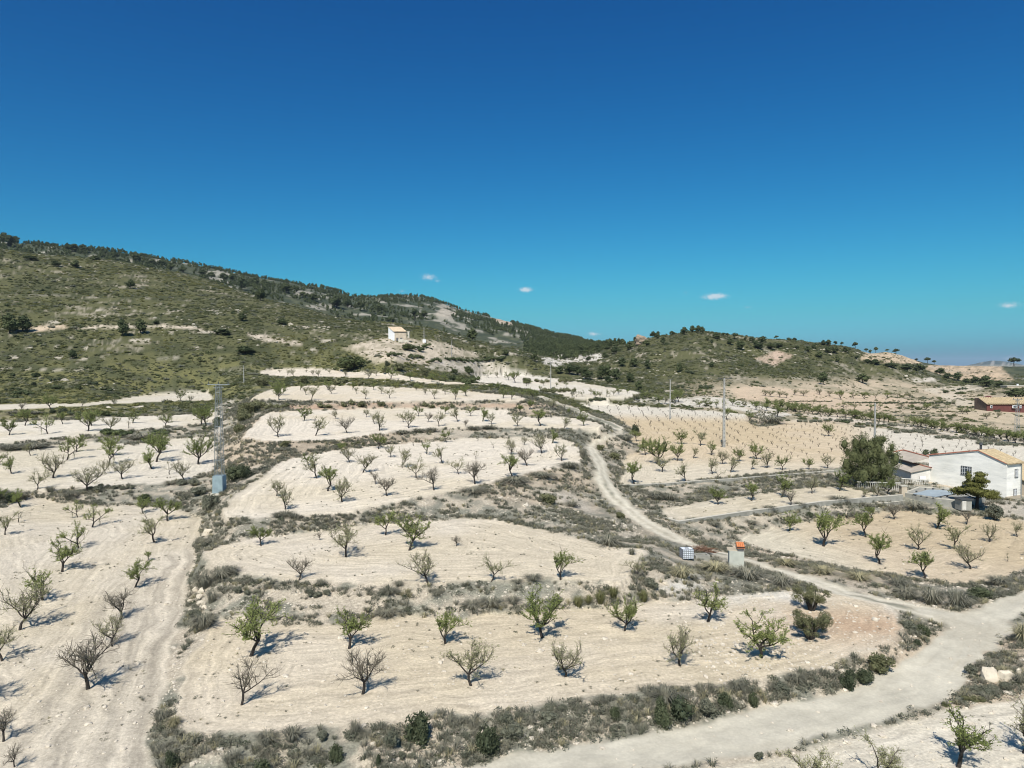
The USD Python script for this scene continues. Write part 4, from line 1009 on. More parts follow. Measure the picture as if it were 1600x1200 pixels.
BUSHES["T"] = BUSHROWS
bushes, far_bushes = [], []
for v, rows in BUSHES.items():
    x0, y0, s = VIEW[v]
    for bx, by, w, h, k in rows:
        px, py = x0 + bx * s, y0 + by * s
        if w > 2.1 * h and k not in "wef":                             # a long low clump is a row of bushes
            n_b = int(round(w / (1.15 * h)))
            for q_ in range(n_b):
                qx = px + s * (w / n_b) * (q_ - (n_b - 1) / 2)
                p = hit(qx, py + rng.normal() * h * s * .12)
                (far_bushes if p[1] > 120 else bushes).append((qx, py, p, w / n_b * s * p[1] / FPX * rng.uniform(1.0, 1.5), h * s * p[1] / FPX * rng.uniform(.75, 1.15), k))
            continue
        p = hit(px, py)
        if p[1] < 900:
            bushes.append((px, py, p, w * s * p[1] / FPX, h * s * p[1] / FPX * 1.05, k))
count = {}
for px, py, p, w, h, k in sorted(bushes, key=lambda t: t[0]):
    z = bush_zone(px, py)
    count[k, z] = count.get((k, z), 0) + 1
    what, cat = BL[k]
    proto, ph = BUSH[k][int(rng.integers(len(BUSH[k])))]
    thing("grass_tussock" if cat != "bush" else "bush", f"{what} {z}, {ordinal(count[k, z])} from left", cat, p - [0, 0, .04], rng.uniform(0, 360), (w / 1.1, w / 1.1, h), f"{what}s {z}"[:90], proto)

fb_ = []
for m_ in (DARK_LEAF, GREY_LEAF, LEAF_OLIVE, PINE):
    r_ = np.random.default_rng(970 + len(fb_)); m = MB()
    blobs_crown(m, [((r_.normal() * .22, r_.normal() * .22, .38 + r_.normal() * .1), (.32, .32, .34)) for _ in range(6)], 260, .14, r_, .65, .5)
    fb_.append(((np.vstack(m.v), np.vstack(m.f)), m_))
q = np.array([[*b[2], b[3], b[4], "dyop".index(b[5]), rng.uniform(0, 6.28)] for b in far_bushes])
instancer("far_bushes", "rows of low bushes along the far terrace edges", "bushes", fb_, q[:, :3] - [0, 0, .05], q[:, 5], np.stack([q[:, 3] / 1.1, q[:, 3] / 1.1, q[:, 4]], -1), q[:, 6])

# ------------------------------------------------------------------ pines: (base x, base y, width, height, kind)
PINE_ROWS = {
    "A": [(50, 245, 80, 70, "r"), (20, 235, 60, 75, "r"), (95, 212, 50, 45, "r"), (60, 765, 130, 125, "r"), (135, 758, 100, 105, "r"), (775, 500, 60, 60, "r"), (682, 328, 60, 70, "r"), (450, 375, 65, 50, "r"), (500, 285, 70, 50, "r"), (430, 280, 70, 50, "r"), (805, 340, 60, 55, "r"), (905, 362, 50, 45, "r"), (960, 372, 55, 50, "r"), (1020, 388, 55, 50, "r"), (1090, 405, 55, 45, "r"),
          (1210, 425, 60, 45, "r"), (1260, 435, 50, 40, "r"), (1330, 452, 60, 48, "r"), (1380, 452, 50, 50, "r"), (1440, 508, 65, 85, "r"), (1520, 482, 55, 55, "r"), (1575, 490, 50, 50, "r"), (1550, 572, 65, 75, "r"), (1445, 692, 55, 55, "r"), (728, 782, 80, 110, "r"), (835, 768, 75, 95, "r"), (430, 918, 60, 60, "r"), (1320, 775, 110, 40, "r"), (1460, 885, 130, 50, "r"), (570, 335, 70, 35, "r"), (330, 365, 70, 35, "r"), (180, 330, 80, 30, "r"), (930, 712, 50, 30, "r")],
    "B": [(25, 570, 65, 75, "r"), (50, 487, 45, 45, "r"), (180, 528, 70, 65, "r"), (240, 520, 50, 40, "r"), (480, 615, 100, 85, "r"), (545, 612, 60, 55, "r"), (620, 632, 50, 60, "t"), (735, 642, 60, 58, "r"), (945, 692, 50, 75, "t"), (998, 680, 60, 55, "r"), (1290, 808, 85, 75, "r"), (340, 570, 80, 45, "r"), (280, 555, 60, 40, "r"), (700, 672, 40, 25, "r"), (1485, 895, 50, 35, "r"), (800, 695, 60, 30, "r")],
    "S": [(140, 662, 52, 62, "r"), (815, 478, 22, 18, "u"), (770, 522, 24, 30, "t"), (880, 500, 45, 40, "r"), (912, 505, 40, 38, "r"), (945, 552, 42, 50, "r"), (1000, 492, 40, 25, "r"), (1075, 495, 50, 55, "r"), (1130, 478, 42, 48, "r"), (1165, 480, 40, 50, "r"), (1190, 488, 40, 50, "r"), (1275, 518, 52, 45, "r"), (1320, 505, 22, 28, "t"), (1345, 505, 20, 25, "t"), (1392, 520, 58, 40, "u"), (1365, 555, 50, 45, "r"), (1430, 587, 72, 60, "r"),
          (1500, 542, 45, 40, "r"), (1555, 545, 50, 42, "r"), (1460, 530, 18, 25, "t"), (850, 706, 52, 68, "r"), (1048, 726, 46, 62, "r"), (1250, 697, 36, 42, "r"), (740, 585, 62, 55, "r"), (765, 692, 72, 60, "r"), (690, 690, 70, 60, "r"), (735, 790, 64, 65, "r"), (790, 838, 52, 65, "r"), (560, 770, 70, 95, "r"), (600, 765, 80, 95, "r"), (655, 775, 70, 80, "r"), (360, 742, 90, 75, "r"), (410, 745, 70, 70, "r"), (300, 735, 70, 50, "r"), (462, 772, 95, 85, "r"), (840, 562, 52, 42, "r"), (905, 515, 36, 30, "r"),
          (600, 800, 60, 60, "r"), (440, 600, 60, 50, "r"), (370, 600, 70, 55, "r"), (580, 640, 50, 45, "r"), (650, 610, 70, 50, "r"), (300, 590, 60, 40, "r"), (480, 655, 40, 30, "r"), (235, 560, 60, 40, "r"), (1220, 530, 30, 22, "r"), (1250, 545, 25, 25, "r")],
    "T": [(45, 512, 52, 38, "r"), (125, 498, 32, 26, "u"), (200, 500, 40, 20, "r"), (232, 502, 34, 20, "r"), (315, 572, 42, 40, "r"), (350, 552, 28, 28, "r"), (385, 608, 56, 45, "r"), (405, 530, 32, 32, "r"), (435, 535, 38, 40, "r"), (477, 532, 22, 28, "t"), (515, 538, 26, 28, "u"), (595, 552, 46, 40, "u"), (470, 580, 60, 45, "r"), (430, 575, 50, 40, "r"), (540, 575, 50, 40, "r"), (660, 567, 32, 26, "u"), (718, 572, 36, 38, "u"), (785, 572, 30, 20, "u"), (838, 585, 48, 34, "u"), (490, 632, 36, 40, "r"),
          (405, 766, 62, 82, "r"), (640, 757, 85, 62, "r"), (715, 647, 62, 36, "r"), (665, 637, 52, 26, "r"), (960, 618, 22, 14, "r"), (1025, 638, 46, 36, "u"), (1065, 642, 32, 26, "u"), (905, 688, 82, 50, "r"), (975, 692, 72, 55, "r"), (1100, 707, 62, 45, "r"), (1205, 742, 62, 50, "r"), (1375, 778, 92, 72, "r"), (1455, 782, 52, 46, "r"), (1310, 757, 52, 42, "r"), (1150, 730, 60, 35, "r"), (1260, 755, 50, 30, "r"), (1540, 655, 76, 55, "u"), (1550, 842, 120, 62, "r"), (1590, 840, 80, 50, "r"), (810, 662, 84, 30, "r"), (20, 555, 70, 40, "r"), (90, 555, 70, 40, "r"), (140, 550, 60, 35, "r"), (250, 552, 40, 22, "r"), (685, 580, 22, 25, "r"), (605, 615, 24, 24, "t")],
}


def pine_zone(px, py):
    if px < 570:
        return "on the left hillside"
    if px < 800:
        return "on the slope near the hill house"
    if px < 985:
        return "in the middle valley"
    if px < 1300:
        return "on the rounded knoll"
    return "on the right-hand ridge"


def on_ridge(px, py, r0=250, r1=1450):
    """hit(), or the skyline below the pixel when its ray passes over the hills."""
    p = hit(px, py)
    if p[1] < r1:
        return p
    d = ray(px, py); h = math.hypot(d[0], d[1])
    r = np.geomspace(r0, r1, 1200)
    x, y = d[0] / h * r, d[1] / h * r
    k = int(np.argmax((ground(x, y) - CAM_Z) / r))
    return np.array([x[k], y[k], ground(x[k:k + 1], y[k:k + 1])[0]])


pines = []
for v, rows in PINE_ROWS.items():
    x0, y0, s = VIEW[v]
    for bx, by, w, h, k in rows:
        px, py = x0 + bx * s, y0 + by * s
        p = on_ridge(px, py)
        pines.append((px, py, p, w * s * p[1] / FPX, h * s * p[1] / FPX, k))
count = {}
PL = {"r": "rounded dark green pine", "t": "slender pine", "u": "flat-topped umbrella pine"}
for px, py, p, w, h, k in sorted(pines, key=lambda t: t[0]):
    z = pine_zone(px, py)
    count[z] = count.get(z, 0) + 1
    proto, ph = PINES[k][int(rng.integers(len(PINES[k])))]
    wide = {"r": 5.0, "t": 3.6, "u": 6.0}[k]
    thing("pine_tree", f"{PL[k]} {z}, {ordinal(count[z])} pine from left", "pine tree", p - [0, 0, .1], rng.uniform(0, 360), (w / wide, w / wide, h / ph), f"pines {z}", proto)

# pines too many to count: the wooded mountain and the valley wood
x, y = sector(rng, 560, 1750, .021, -46, 15)
z = ground(x, y)
i, j = lookup(x, y)
wood = meshkit.fbm(np.stack([x, y, 0 * x], -1) / np.array([70, 30, 1.0]) + 9, 4, 31)
ok = (z > 14) & (n_rock[i, j] < rng.uniform(.54, .66, len(x))) & (kindmap[i, j] != 3) & (meshkit.fbm(np.stack([x, y, 0 * x], -1) / 60, 3, 33) > rng.uniform(.30, .52, len(x))) & ((np.degrees(np.arctan2(x, y)) > -16) | (np.hypot(x, y) > 720)) & (np.degrees(np.arctan2(x, y)) < 14)
x2, y2 = sector(rng, 480, 1000, .02, 1, 9)
z2 = ground(x2, y2)
x, y, z = np.append(x[ok], x2), np.append(y[ok], y2), np.append(z[ok], z2)
fp = []
for k in range(3):
    r_ = np.random.default_rng(560 + k)
    m = MB()
    m.tube([(0, 0, -.5), (0, 0, 2.5)], [.2, .12], 4)
    blobs_crown(m, [((r_.normal() * .6, r_.normal() * .6, 2.2 + q * .8), (1.5 - q * .25, 1.5 - q * .25, 1.0)) for q in range(4)], 130, .8, r_, .75)
    fp.append(((np.vstack(m.v), np.vstack(m.f)), PINE))
s = rng.uniform(.55, 1.15, len(x))
instancer("pine_wood", "dark pine wood scattered over the far rocky mountain", "pine wood", fp, np.stack([x, y, z - .2], -1), rng.integers(0, 3, len(x)), np.stack([s * 1.05, s * 1.05, s], -1), rng.uniform(0, 6.28, len(x)))

# ------------------------------------------------------------------ grapevines in rows
e1 = np.array([.11, 1.0]); e1 /= np.linalg.norm(e1)
e2 = np.array([e1[1], -e1[0]])
a, b = np.meshgrid(np.arange(-30, 150) * 3.0, np.arange(-60, 90) * 3.15)
vx, vy = (a.ravel()[:, None] * e1 + b.ravel()[:, None] * e2 + np.array([20, 100])).T
vx, vy = vx + rng.normal(size=len(vx)) * .34, vy + rng.normal(size=len(vx)) * .34
i, j = lookup(vx, vy)
vpx, vpy = 800 + FPX * vx / vy, 572 + FPX * (CAM_Z - ground(vx, vy)) / vy
vok = (cls[i, j] == names.index("vineyard")) & (SD[i, j] > 1.6) & (rng.uniform(size=len(vx)) < .84) & (vpx < 1640) & (vpx > 880) & (vpy < np.where(vpx > 1130, 716, np.where(vpx > 1040, 690, 678)))
vx, vy = vx[vok], vy[vok]
vz = ground(vx, vy)
order = np.argsort(vy)
for n, q in enumerate(order[:300]):
    p, _ = VINES[n % 3]
    thing("grapevine", "short pruned grapevine stump in the rows of the orange vineyard", "grapevine", (vx[q], vy[q], vz[q]), rng.uniform(0, 360), rng.uniform(.55, .9), "grapevines in the orange vineyard", p)
q = order[300:]
if len(q):
    pr = []
    for k in range(2):
        r_ = np.random.default_rng(820 + k); m = MB()
        m.tube([(0, 0, -.1), (.04, 0, .38)], [.06, .05], 4)
        for c in range(5):
            m.tube([(.04, 0, .36), (math.cos(c * 1.26) * .3, math.sin(c * 1.26) * .3, .7)], [.04, .02], 3)
        pr.append(((np.vstack(m.v), np.vstack(m.f)), BARK))
    s = rng.uniform(.55, .9, len(q))
    instancer("far_grapevines", "far rows of tiny pruned grapevines at the back of the vineyard", "grapevines", pr, np.stack([vx[q], vy[q], vz[q]], -1), rng.integers(0, 2, len(q)), np.stack([s, s, s], -1), rng.uniform(0, 6.28, len(q)))

# ------------------------------------------------------------------ uncountable cover: grass and low scrub on the banks, scrub on the hills, loose stones
bands = [(24, 45, 16), (45, 75, 10), (75, 120, 5), (120, 235, 2.2)]
gx, gy = map(np.concatenate, zip(*[sector(rng, *b_) for b_ in bands]))
i, j = lookup(gx, gy)
pat = .5 * meshkit.fbm(np.stack([gx, gy, 0 * gx], -1) / 4.0, 3, 51) + .5 * meshkit.fbm(np.stack([gx, gy, 0 * gx], -1) / 1.2, 2, 52)
rim = np.abs(SD[i, j] + .55) < .5
km = kindmap[i, j]
ok = (SD[i, j] < -.05) & (TRK[i, j] < -.2) & ((km == 0) | ((km == 3) & (rng.uniform(size=len(gx)) < .25))) & (pat + .15 * rim > rng.uniform(.43, .62, len(gx))) & ((SD[i, j] < -.45) | (gx > -10) | (gy > 46) | (gy < 36))
weed = (SD[i, j] > .6) & (km != 6) & (pat > .56) & (rng.uniform(size=len(gx)) < .10) & (np.hypot(gx, gy) < 110)
ok |= weed
shrink = np.where(weed, .4, 1.0)[ok]
gx, gy, pat = gx[ok], gy[ok], pat[ok]
gz = ground(gx, gy)
dist = np.hypot(gx, gy)
tuft = [(tussock_mesh(900 + k, 30, .5, .45, .014, .5), [DRY, DRY, GREY_LEAF, STRAW][k]) for k in range(4)]


def cushion(seed, mat, n=70, size=.16, core=.55):
    r_ = np.random.default_rng(seed); m = MB()
    blobs_crown(m, [((r_.normal() * .16, r_.normal() * .16, .1), (.2, .2, .16)) for _ in range(5)], n, size, r_, core, .28)
    return (np.vstack(m.v), np.vstack(m.f)), mat


cush = [cushion(920, GREY_LEAF, 110, .15, 0), cushion(921, GREY_LEAF, 90, .17, 0), cushion(922, DARK_LEAF, 110, .13, 0), cushion(923, DRY, 90, .17, 0)]
sel = rng.uniform(size=len(gx)) < .66
s = rng.uniform(.4, 1.0, len(gx)) * shrink * (1 + np.clip((dist - 60) / 130, 0, 1))
instancer("dry_grass", "grey dry grass tufts covering the banks between the fields", "grass", tuft, np.stack([gx, gy, gz - .03], -1)[sel], rng.choice(4, sel.sum(), p=[.4, .3, .15, .15]), np.stack([s * 1.1, s * 1.1, s], -1)[sel], rng.uniform(0, 6.28, sel.sum()))
sel = ~sel
instancer("low_scrub", "low grey-green scrub cushions dotted over the stony banks", "scrub", cush, np.stack([gx, gy, gz - .03], -1)[sel], rng.choice(4, sel.sum(), p=[.38, .3, .12, .2]), np.stack([s * 1.2, s * 1.2, s], -1)[sel], rng.uniform(0, 6.28, sel.sum()))

hx, hy = map(np.concatenate, zip(*[sector(rng, *b_) for b_ in [(190, 300, .75), (300, 420, .42), (420, 580, .22), (580, 780, .06)]]))
i, j = lookup(hx, hy)
hp = .45 * n_big[i, j] + .55 * meshkit.fbm(np.stack([hx, hy, 0 * hx], -1) / 7.0, 3, 53)
ok = (SD[i, j] < -.3) & (TRK[i, j] < -.5) & ((kindmap[i, j] == 1) | ((kindmap[i, j] == 2) & (np.hypot(hx, hy) < 760)) | ((kindmap[i, j] == 3) & (rng.uniform(size=len(hx)) < .22))) & (hp < rng.uniform(.44, .68, len(hx))) & (rng.uniform(size=len(hx)) > .78 * plain[i, j])
hx, hy = hx[ok], hy[ok]
hs = [cushion(940 + k, [HILL_LEAF, HILL_LEAF, GREY_LEAF, PINE, YELLOW_SCRUB][k], 60, .2) for k in range(5)]
s = np.clip(np.exp(rng.normal(size=len(hx)) * .42 + .22), .5, 3.6) * (1 + .5 * np.clip((np.hypot(hx, hy) - 300) / 300, 0, 1))
instancer("hill_scrub", "olive green scrub covering the hillsides", "scrub", hs, np.stack([hx, hy, ground(hx, hy) - .08], -1), np.where((rng.uniform(size=len(hx)) < .42) & (meshkit.fbm(np.stack([hx, hy, 0 * hx], -1) / 40, 2, 57) > .5) & (hx / hy < -.1), 4, rng.choice(4, len(hx), p=[.42, .28, .17, .13])), np.stack([s * 1.1, s * 1.1, s], -1), rng.uniform(0, 6.28, len(hx)))

ROCKY = simple("hillside_limestone", (.36, .325, .265), var=.3, scale=.4)
STONE = simple("limestone", (.47, .42, .345), var=.3, scale=2.5, bump=.3)
sx_, sy_ = map(np.concatenate, zip(*[sector(rng, *b_) for b_ in [(24, 45, 16), (45, 80, 8), (80, 130, 2.4)]]))
i, j = lookup(sx_, sy_)
inT1 = (cls[i, j] == names.index("front terrace")) & (sx_ > 11)
ok = (((cls[i, j] == -1) & (kindmap[i, j] != 6) & (meshkit.fbm(np.stack([sx_, sy_, 0 * sx_], -1) / 5, 3, 61) > .47)) | inT1 & (rng.uniform(size=len(sx_)) < .8) | ((cls[i, j] >= 0) & (rng.uniform(size=len(sx_)) < np.where(kindmap[i, j] == 6, .05, .12)))) & (TRK[i, j] < .2)
sx_, sy_ = sx_[ok], sy_[ok]
st = []
for k in range(3):
    m = trimesh.creation.icosphere(1); r_ = np.random.default_rng(960 + k)
    m.vertices = m.vertices * r_.uniform(.7, 1.2, (len(m.vertices), 1)) * [1, .8, .6]
    st.append(((m.vertices, m.faces), STONE))
s = .048 * np.exp(rng.normal(size=len(sx_)) * .6)
instancer("loose_stones", "pale limestone stones littering the banks and the field ends", "stones", st, np.stack([sx_, sy_, ground(sx_, sy_)], -1), rng.integers(0, 3, len(sx_)), np.stack([s, s, s], -1), rng.uniform(0, 6.28, len(sx_)))

# limestone ledges breaking through the scrub of the hillsides
ox, oy = sector(rng, 200, 620, .06)
i, j = lookup(ox, oy)
om = meshkit.fbm(np.stack([ox * .6, oy, ground(ox, oy) * 2.5], -1) / 22, 3, 81)
ok = (kindmap[i, j] >= 1) & (kindmap[i, j] <= 3) & (om > rng.uniform(.56, .68, len(ox))) & (plain[i, j] < .5)
ox, oy = ox[ok], oy[ok]
ls = []
for k in range(3):
    r_ = np.random.default_rng(980 + k)
    c = r_.normal(size=(16, 3)); c /= np.linalg.norm(c, axis=1, keepdims=True)
    h_ = trimesh.convex.convex_hull(c * r_.uniform(.75, 1.1, (16, 1)) * [1.3, .8, .55])
    ls.append(((h_.vertices, h_.faces), ROCKY))
s = .42 * np.exp(rng.normal(size=len(ox)) * .5)
instancer("rock_ledges", "pale limestone ledges and blocks breaking through the hillside scrub", "rocks", ls, np.stack([ox, oy, ground(ox, oy) + .1 * s], -1), rng.integers(0, 3, len(ox)), np.stack([s, s, s], -1), rng.uniform(-.5, .5, len(ox)))

# ------------------------------------------------------------------ built things: helpers
def pix(px, py, y):
    """Point of a pixel's ray at distance y."""
    d = ray(px, py)
    return np.array([0, 0, CAM_Z]) + d * (y / d[1])


def at_z(px, py, z):
    d = ray(px, py)
    return np.array([0, 0, CAM_Z]) + d * ((z - CAM_Z) / d[2])


def prism(poly, ext):
    """Closed solid of a planar 3-D outline pushed along ext."""
    p = np.asarray(poly, float); q = p + np.asarray(ext, float); n = len(p)
    v = np.vstack([p, q])
    f = [[0, i, i + 1] for i in range(1, n - 1)] + [[n, n + i + 1, n + i] for i in range(1, n - 1)]
    for i in range(n):
        j = (i + 1) % n
        f += [[i, n + i, n + j], [i, n + j, j]]
    m = trimesh.Trimesh(v, f, process=False)
    m.fix_normals()
    return m


def part(parent, name, meshes, mat, smooth=False, label=None):
    m = trimesh.util.concatenate(meshes) if isinstance(meshes, list) else meshes
    g = put_mesh(name, m, mat, parent, smooth)
    if label:
        tag(g, label)
    return str(g.GetPath())


def obox(center, ax, size):
    """Box with its own axes (rows of ax)."""
    b = trimesh.creation.box(size)
    b.vertices = b.vertices @ np.asarray(ax, float) + np.asarray(center, float)
    return b


def group_thing(name, label, cat, group=None):
    return thing(name, label, cat, group=group)


CONCRETE = simple("weathered_concrete", (.27, .265, .235), var=.28, scale=1.2, bump=.3)
COPING = simple("pale_coping", (.46, .435, .37), var=.15, scale=1.5)
POLE_C = simple("pole_concrete", (.29, .29, .275), var=.15, scale=1.0)
WHITE_WALL = usdkit.material(stage, "/World/Looks/white_wash", {
    "g": ("geometry", {}), "m": ("mapping", dict(scale=(.35, .35, 2.2))), "n": ("noise_texture", dict(scale=1.1, detail=5.0, roughness=.65)), "n2": ("noise_texture", dict(scale=.35, detail=3.0)),
    "r": ("rgb_ramp", dict(ramp=[(.24, (.40, .40, .385)), (.38, (.70, .69, .65)), (.6, (.82, .80, .745)), (.8, (.84, .815, .75))])), "r2": ("rgb_ramp", dict(ramp=[(.3, (.86, .86, .84)), (.6, (1, 1, 1))])),
    "x": ("mix_color", dict(blend_type="multiply", fac=1.0)), "p": ("principled_bsdf", dict(roughness=.9, specular_ior_level=.2))},
    [("g.position", "m.vector"), ("m.vector", "n.vector"), ("n.fac", "r.fac"), ("g.position", "n2.vector"), ("n2.fac", "r2.fac"), ("r.color", "x.a"), ("r2.color", "x.b"), ("x.result", "p.base_color")], surface="p.BSDF")
RENDER_TAN = simple("tan_render", (.42, .36, .28), var=.2, scale=.8)
TILE_OCHRE = simple("ochre_tiles", (.42, .335, .21), var=.35, scale=2.2)
TILE_RED = simple("red_ridge_tiles", (.33, .14, .095), var=.2, scale=3)
TILE_ORANGE = simple("orange_tiles", (.55, .20, .08), var=.25, scale=6)
FIBRE = simple("fibre_cement", (.37, .325, .27), var=.18, scale=.9)
RED_WALL = simple("dark_red_wall", (.115, .043, .037), var=.2, scale=1)
BROWN_WALL = simple("brown_stone_wall", (.13, .095, .075), var=.35, scale=1.5)
GLASS = simple("dark_glass", (.06, .075, .09), rough=.15, var=.1, spec=.6)
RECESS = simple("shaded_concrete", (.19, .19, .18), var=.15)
FRAME_DARK = simple("dark_window_frame", (.10, .10, .10), var=.1)
WHITE_PAINT = simple("white_paint", (.74, .75, .76), var=.08, scale=2)
STEEL = simple("galvanised_steel", (.22, .245, .25), rough=.55, var=.15, metallic=.3, scale=3)
BLUE_SHEET = simple("blue_grey_sheet", (.21, .275, .30), rough=.6, var=.18, scale=2)
TARP = simple("blue_tarpaulin", (.27, .32, .35), rough=.7, var=.12, scale=1.2, bump=.5, bump_scale=2.0)
TANK_WHITE = simple("white_plastic", (.68, .72, .76), rough=.4, var=.06)
DARK_METAL = simple("dark_metal", (.06, .065, .07), rough=.5, var=.2)
BRUSHWOOD = simple("dead_brushwood", (.15, .085, .055), var=.4, scale=4)
ROCK = simple("pale_boulder", (.50, .44, .35), var=.25, scale=1.6, bump=.5, bump_scale=5)
CLIFF = simple("ochre_crag", (.25, .195, .145), var=.3, scale=.25, bump=.6, bump_scale=.6)

# ---- white farmhouse at the right
HZ = -1.5
C0 = np.array([67.8, 97.0, 0.0]); WD = np.array([-4.8, 10.0, 0.0]); WL = np.linalg.norm(WD); wd = WD / WL
ind = np.array([wd[1], -wd[0], 0]); DEPTH = 3.3
if ind[1] < 0:
    ind = -ind
outn = -ind


def on_wall(px, py, off=0.0):
    """Point where a pixel's ray meets the farmhouse's gable wall, moved off the wall by off."""
    d = ray(px, py); o = np.array([0, 0, CAM_Z])
    t = np.dot(C0 - o, ind) / np.dot(d, ind)
    return o + d * t + outn * off


def on_side(px, py, off=0.0):
    d = ray(px, py); o = np.array([0, 0, CAM_Z])
    t = np.dot(C0 - o, wd) / np.dot(d, wd)
    return o + d * t - wd * off


H = group_thing("farmhouse", "white two-storey farmhouse with streaked gable wall and ochre tile roof", "farmhouse")
EAVE_R, RIDGE, EAVE_L = 3.55, 4.95, 3.5
prof = [(0, HZ - .5), (0, EAVE_R), (.345, RIDGE), (1, EAVE_L), (1, HZ - .5)]
part(H, "wall", prism([C0 + WD * s + [0, 0, z] for s, z in prof], ind * DEPTH), WHITE_WALL)
roof_h = thing_roof = str(UsdGeom.Xform.Define(stage, H + "/roof").GetPath())


def roof_slope(parent, e0, e1, depth_vec, mat, tile_mat, pitch=.28, name="tile_row"):
    """One slope: a slab from eave e0 to ridge e1, with rows of half-round tiles running down it."""
    e0, e1, dv = np.asarray(e0, float), np.asarray(e1, float), np.asarray(depth_vec, float)
    n = np.cross(dv, e1 - e0); n /= np.linalg.norm(n)
    n = n if n[2] > 0 else -n
    part(parent, "deck", prism([e0 + n * .01, e1 + n * .01, e1 + n * .1, e0 + n * .1], dv), mat)
    L = np.linalg.norm(dv); k = max(2, int(L / pitch))
    for i in range(k):
        o = dv * ((i + .5) / k) + n * .1
        m = MB(); m.tube([e0 + o, (e0 + e1) / 2 + o, e1 + o], [pitch * .34] * 3, 6)
        m.put(name, tile_mat, parent)


d_ = ind * (DEPTH + .5)
back = -ind * .09
roof_slope(roof_h, C0 - wd * .3 + back + [0, 0, EAVE_R - .03], C0 + WD * .345 + back + [0, 0, RIDGE + .02], d_, TILE_OCHRE, TILE_OCHRE)
roof_slope(roof_h, C0 + WD * 1.0 + wd * .25 + back + [0, 0, EAVE_L - .03], C0 + WD * .345 + back + [0, 0, RIDGE + .02], d_, TILE_RED, TILE_RED)
verge = MB()
for a, b in (((0, EAVE_R), (.345, RIDGE)), ((.345, RIDGE), (1, EAVE_L))):
    verge.tube([C0 + WD * a[0] - ind * .1 + [0, 0, a[1] + .09], C0 + WD * b[0] - ind * .1 + [0, 0, b[1] + .09]], [.06, .06], 5)
verge.put("verge", TILE_RED, roof_h)
ch = C0 + WD * .42 + ind * 1.9
cm = MB(); cm.tube([ch + [0, 0, RIDGE - .4], ch + [0, 0, RIDGE + .75]], [.16, .16], 8); cm.tube([ch + [0, 0, RIDGE + .72], ch + [0, 0, RIDGE + 1.05]], [.26, .2], 8)
cm.put("chimney", DARK_METAL, roof_h)


def window(parent, fn, x0, y0, x1, y1, axis, grille=True, name="window"):
    a, b = fn(x0, y1, .02), fn(x1, y0, .02)
    c = (a + b) / 2; w = abs(np.dot(b - a, axis)); h = abs(b[2] - a[2])
    no = fn(x0, y1, 1.0) - fn(x0, y1, 0.0)
    ax = np.array([axis, no, [0, 0, 1]])
    g = part(parent, name, [obox(c + [0, 0, h / 2], ax, (w + .1, .09, .09)), obox(c - [0, 0, h / 2], ax, (w + .16, .14, .08)), obox(c - axis * w / 2, ax, (.08, .09, h)), obox(c + axis * w / 2, ax, (.08, .09, h))], FRAME_DARK)
    part(g, "pane", obox(c, ax, (w, .03, h)), GLASS)
    if grille:
        bars = [obox(c + axis * (k - 1.5) * w / 4 + no * .05, ax, (.03, .03, h)) for k in range(4)] + [obox(c + [0, 0, (k - .5) * h / 2] + no * .05, ax, (w, .03, .03)) for k in range(2)]
        part(g, "grille", bars, WHITE_PAINT)


window(H, on_wall, 1502, 730, 1518, 741, wd)
window(H, on_wall, 1504, 755, 1511, 760, wd, False)
window(H, on_side, 1585.5, 733, 1590, 746, ind)
window(H, on_side, 1583.5, 764, 1588, 775, ind)
sk = C0 + ind * .15
part(H, "plinth", obox(C0 + ind * 1.6 - wd * .02 + [0, 0, HZ + .25], np.array([ind, -wd, [0, 0, 1]]), (3.4, .16, .7)), RENDER_TAN)
dp = MB(); dp.tube([C0 - wd * .12 + ind * 3.2 + [0, 0, HZ], C0 - wd * .12 + ind * 3.2 + [0, 0, EAVE_R - .1]], [.05, .05], 6); dp.put("downpipe", STEEL, H)

# ---- sheds on the left of the farmhouse
S_ = group_thing("outbuilding", "low outbuilding with grey lean-to roofs edged in red beside the white farmhouse", "outbuilding")
gz0 = HZ - .5
A_, B_, C_, D_ = at_z(1396.5, 716.5, 1.7), at_z(1453, 731, 1.6), at_z(1424, 738.5, .9), at_z(1393, 728.5, .9)
B_[:2] = [63.0, 106.6]
part(S_, "wall", [prism([[p[0], p[1], gz0], [q[0], q[1], gz0], [q[0], q[1], q[2] - .05], [p[0], p[1], p[2] - .05]], w) for p, q, w in ((C_, B_, [0, .25, 0]), (C_, D_, [.25, 0, 0]), (D_, A_, [0, -.25, 0]))], simple("grey_white_render", (.56, .54, .50), var=.15, scale=1))
over = np.array([-.25, -.25, 0])
part(S_, "lean_to_roof", prism([A_, B_ + over * [0, 1, 0], C_ + over, D_ + over * [1, 0, 0]], [0, 0, .09]), FIBRE)
hm = MB(); hm.tube([A_ + [0, 0, .12], B_ + over * [0, 1, 0] + [0, 0, .12]], [.11, .11], 6); hm.put("red_ridge", TILE_RED, S_)
R0, R1, E0, E1 = at_z(1411.6, 704.6, 3.0), at_z(1452, 715.6, 2.9), at_z(1397, 715, 2.15), at_z(1425.5, 723.5, 2.1)
L0 = at_z(1396, 707, 2.7)
R1[:2] = [64.2, 108.9]
part(S_, "upper_roof", prism([R0, R1, E1 + (R1 - E1) * .02, E0], [0, 0, .1]), FIBRE)
hm = MB(); hm.tube([L0 + [0, 0, .12], R0 + [0, 0, .16], (R0 + R1) / 2 + [0, 0, .14], R1 + [0, 0, .14]], [.1, .12, .12, .1], 6); hm.put("red_ridge", TILE_RED, S_)
up = [E1 + [0, .1, 0], E0, R0, R1]
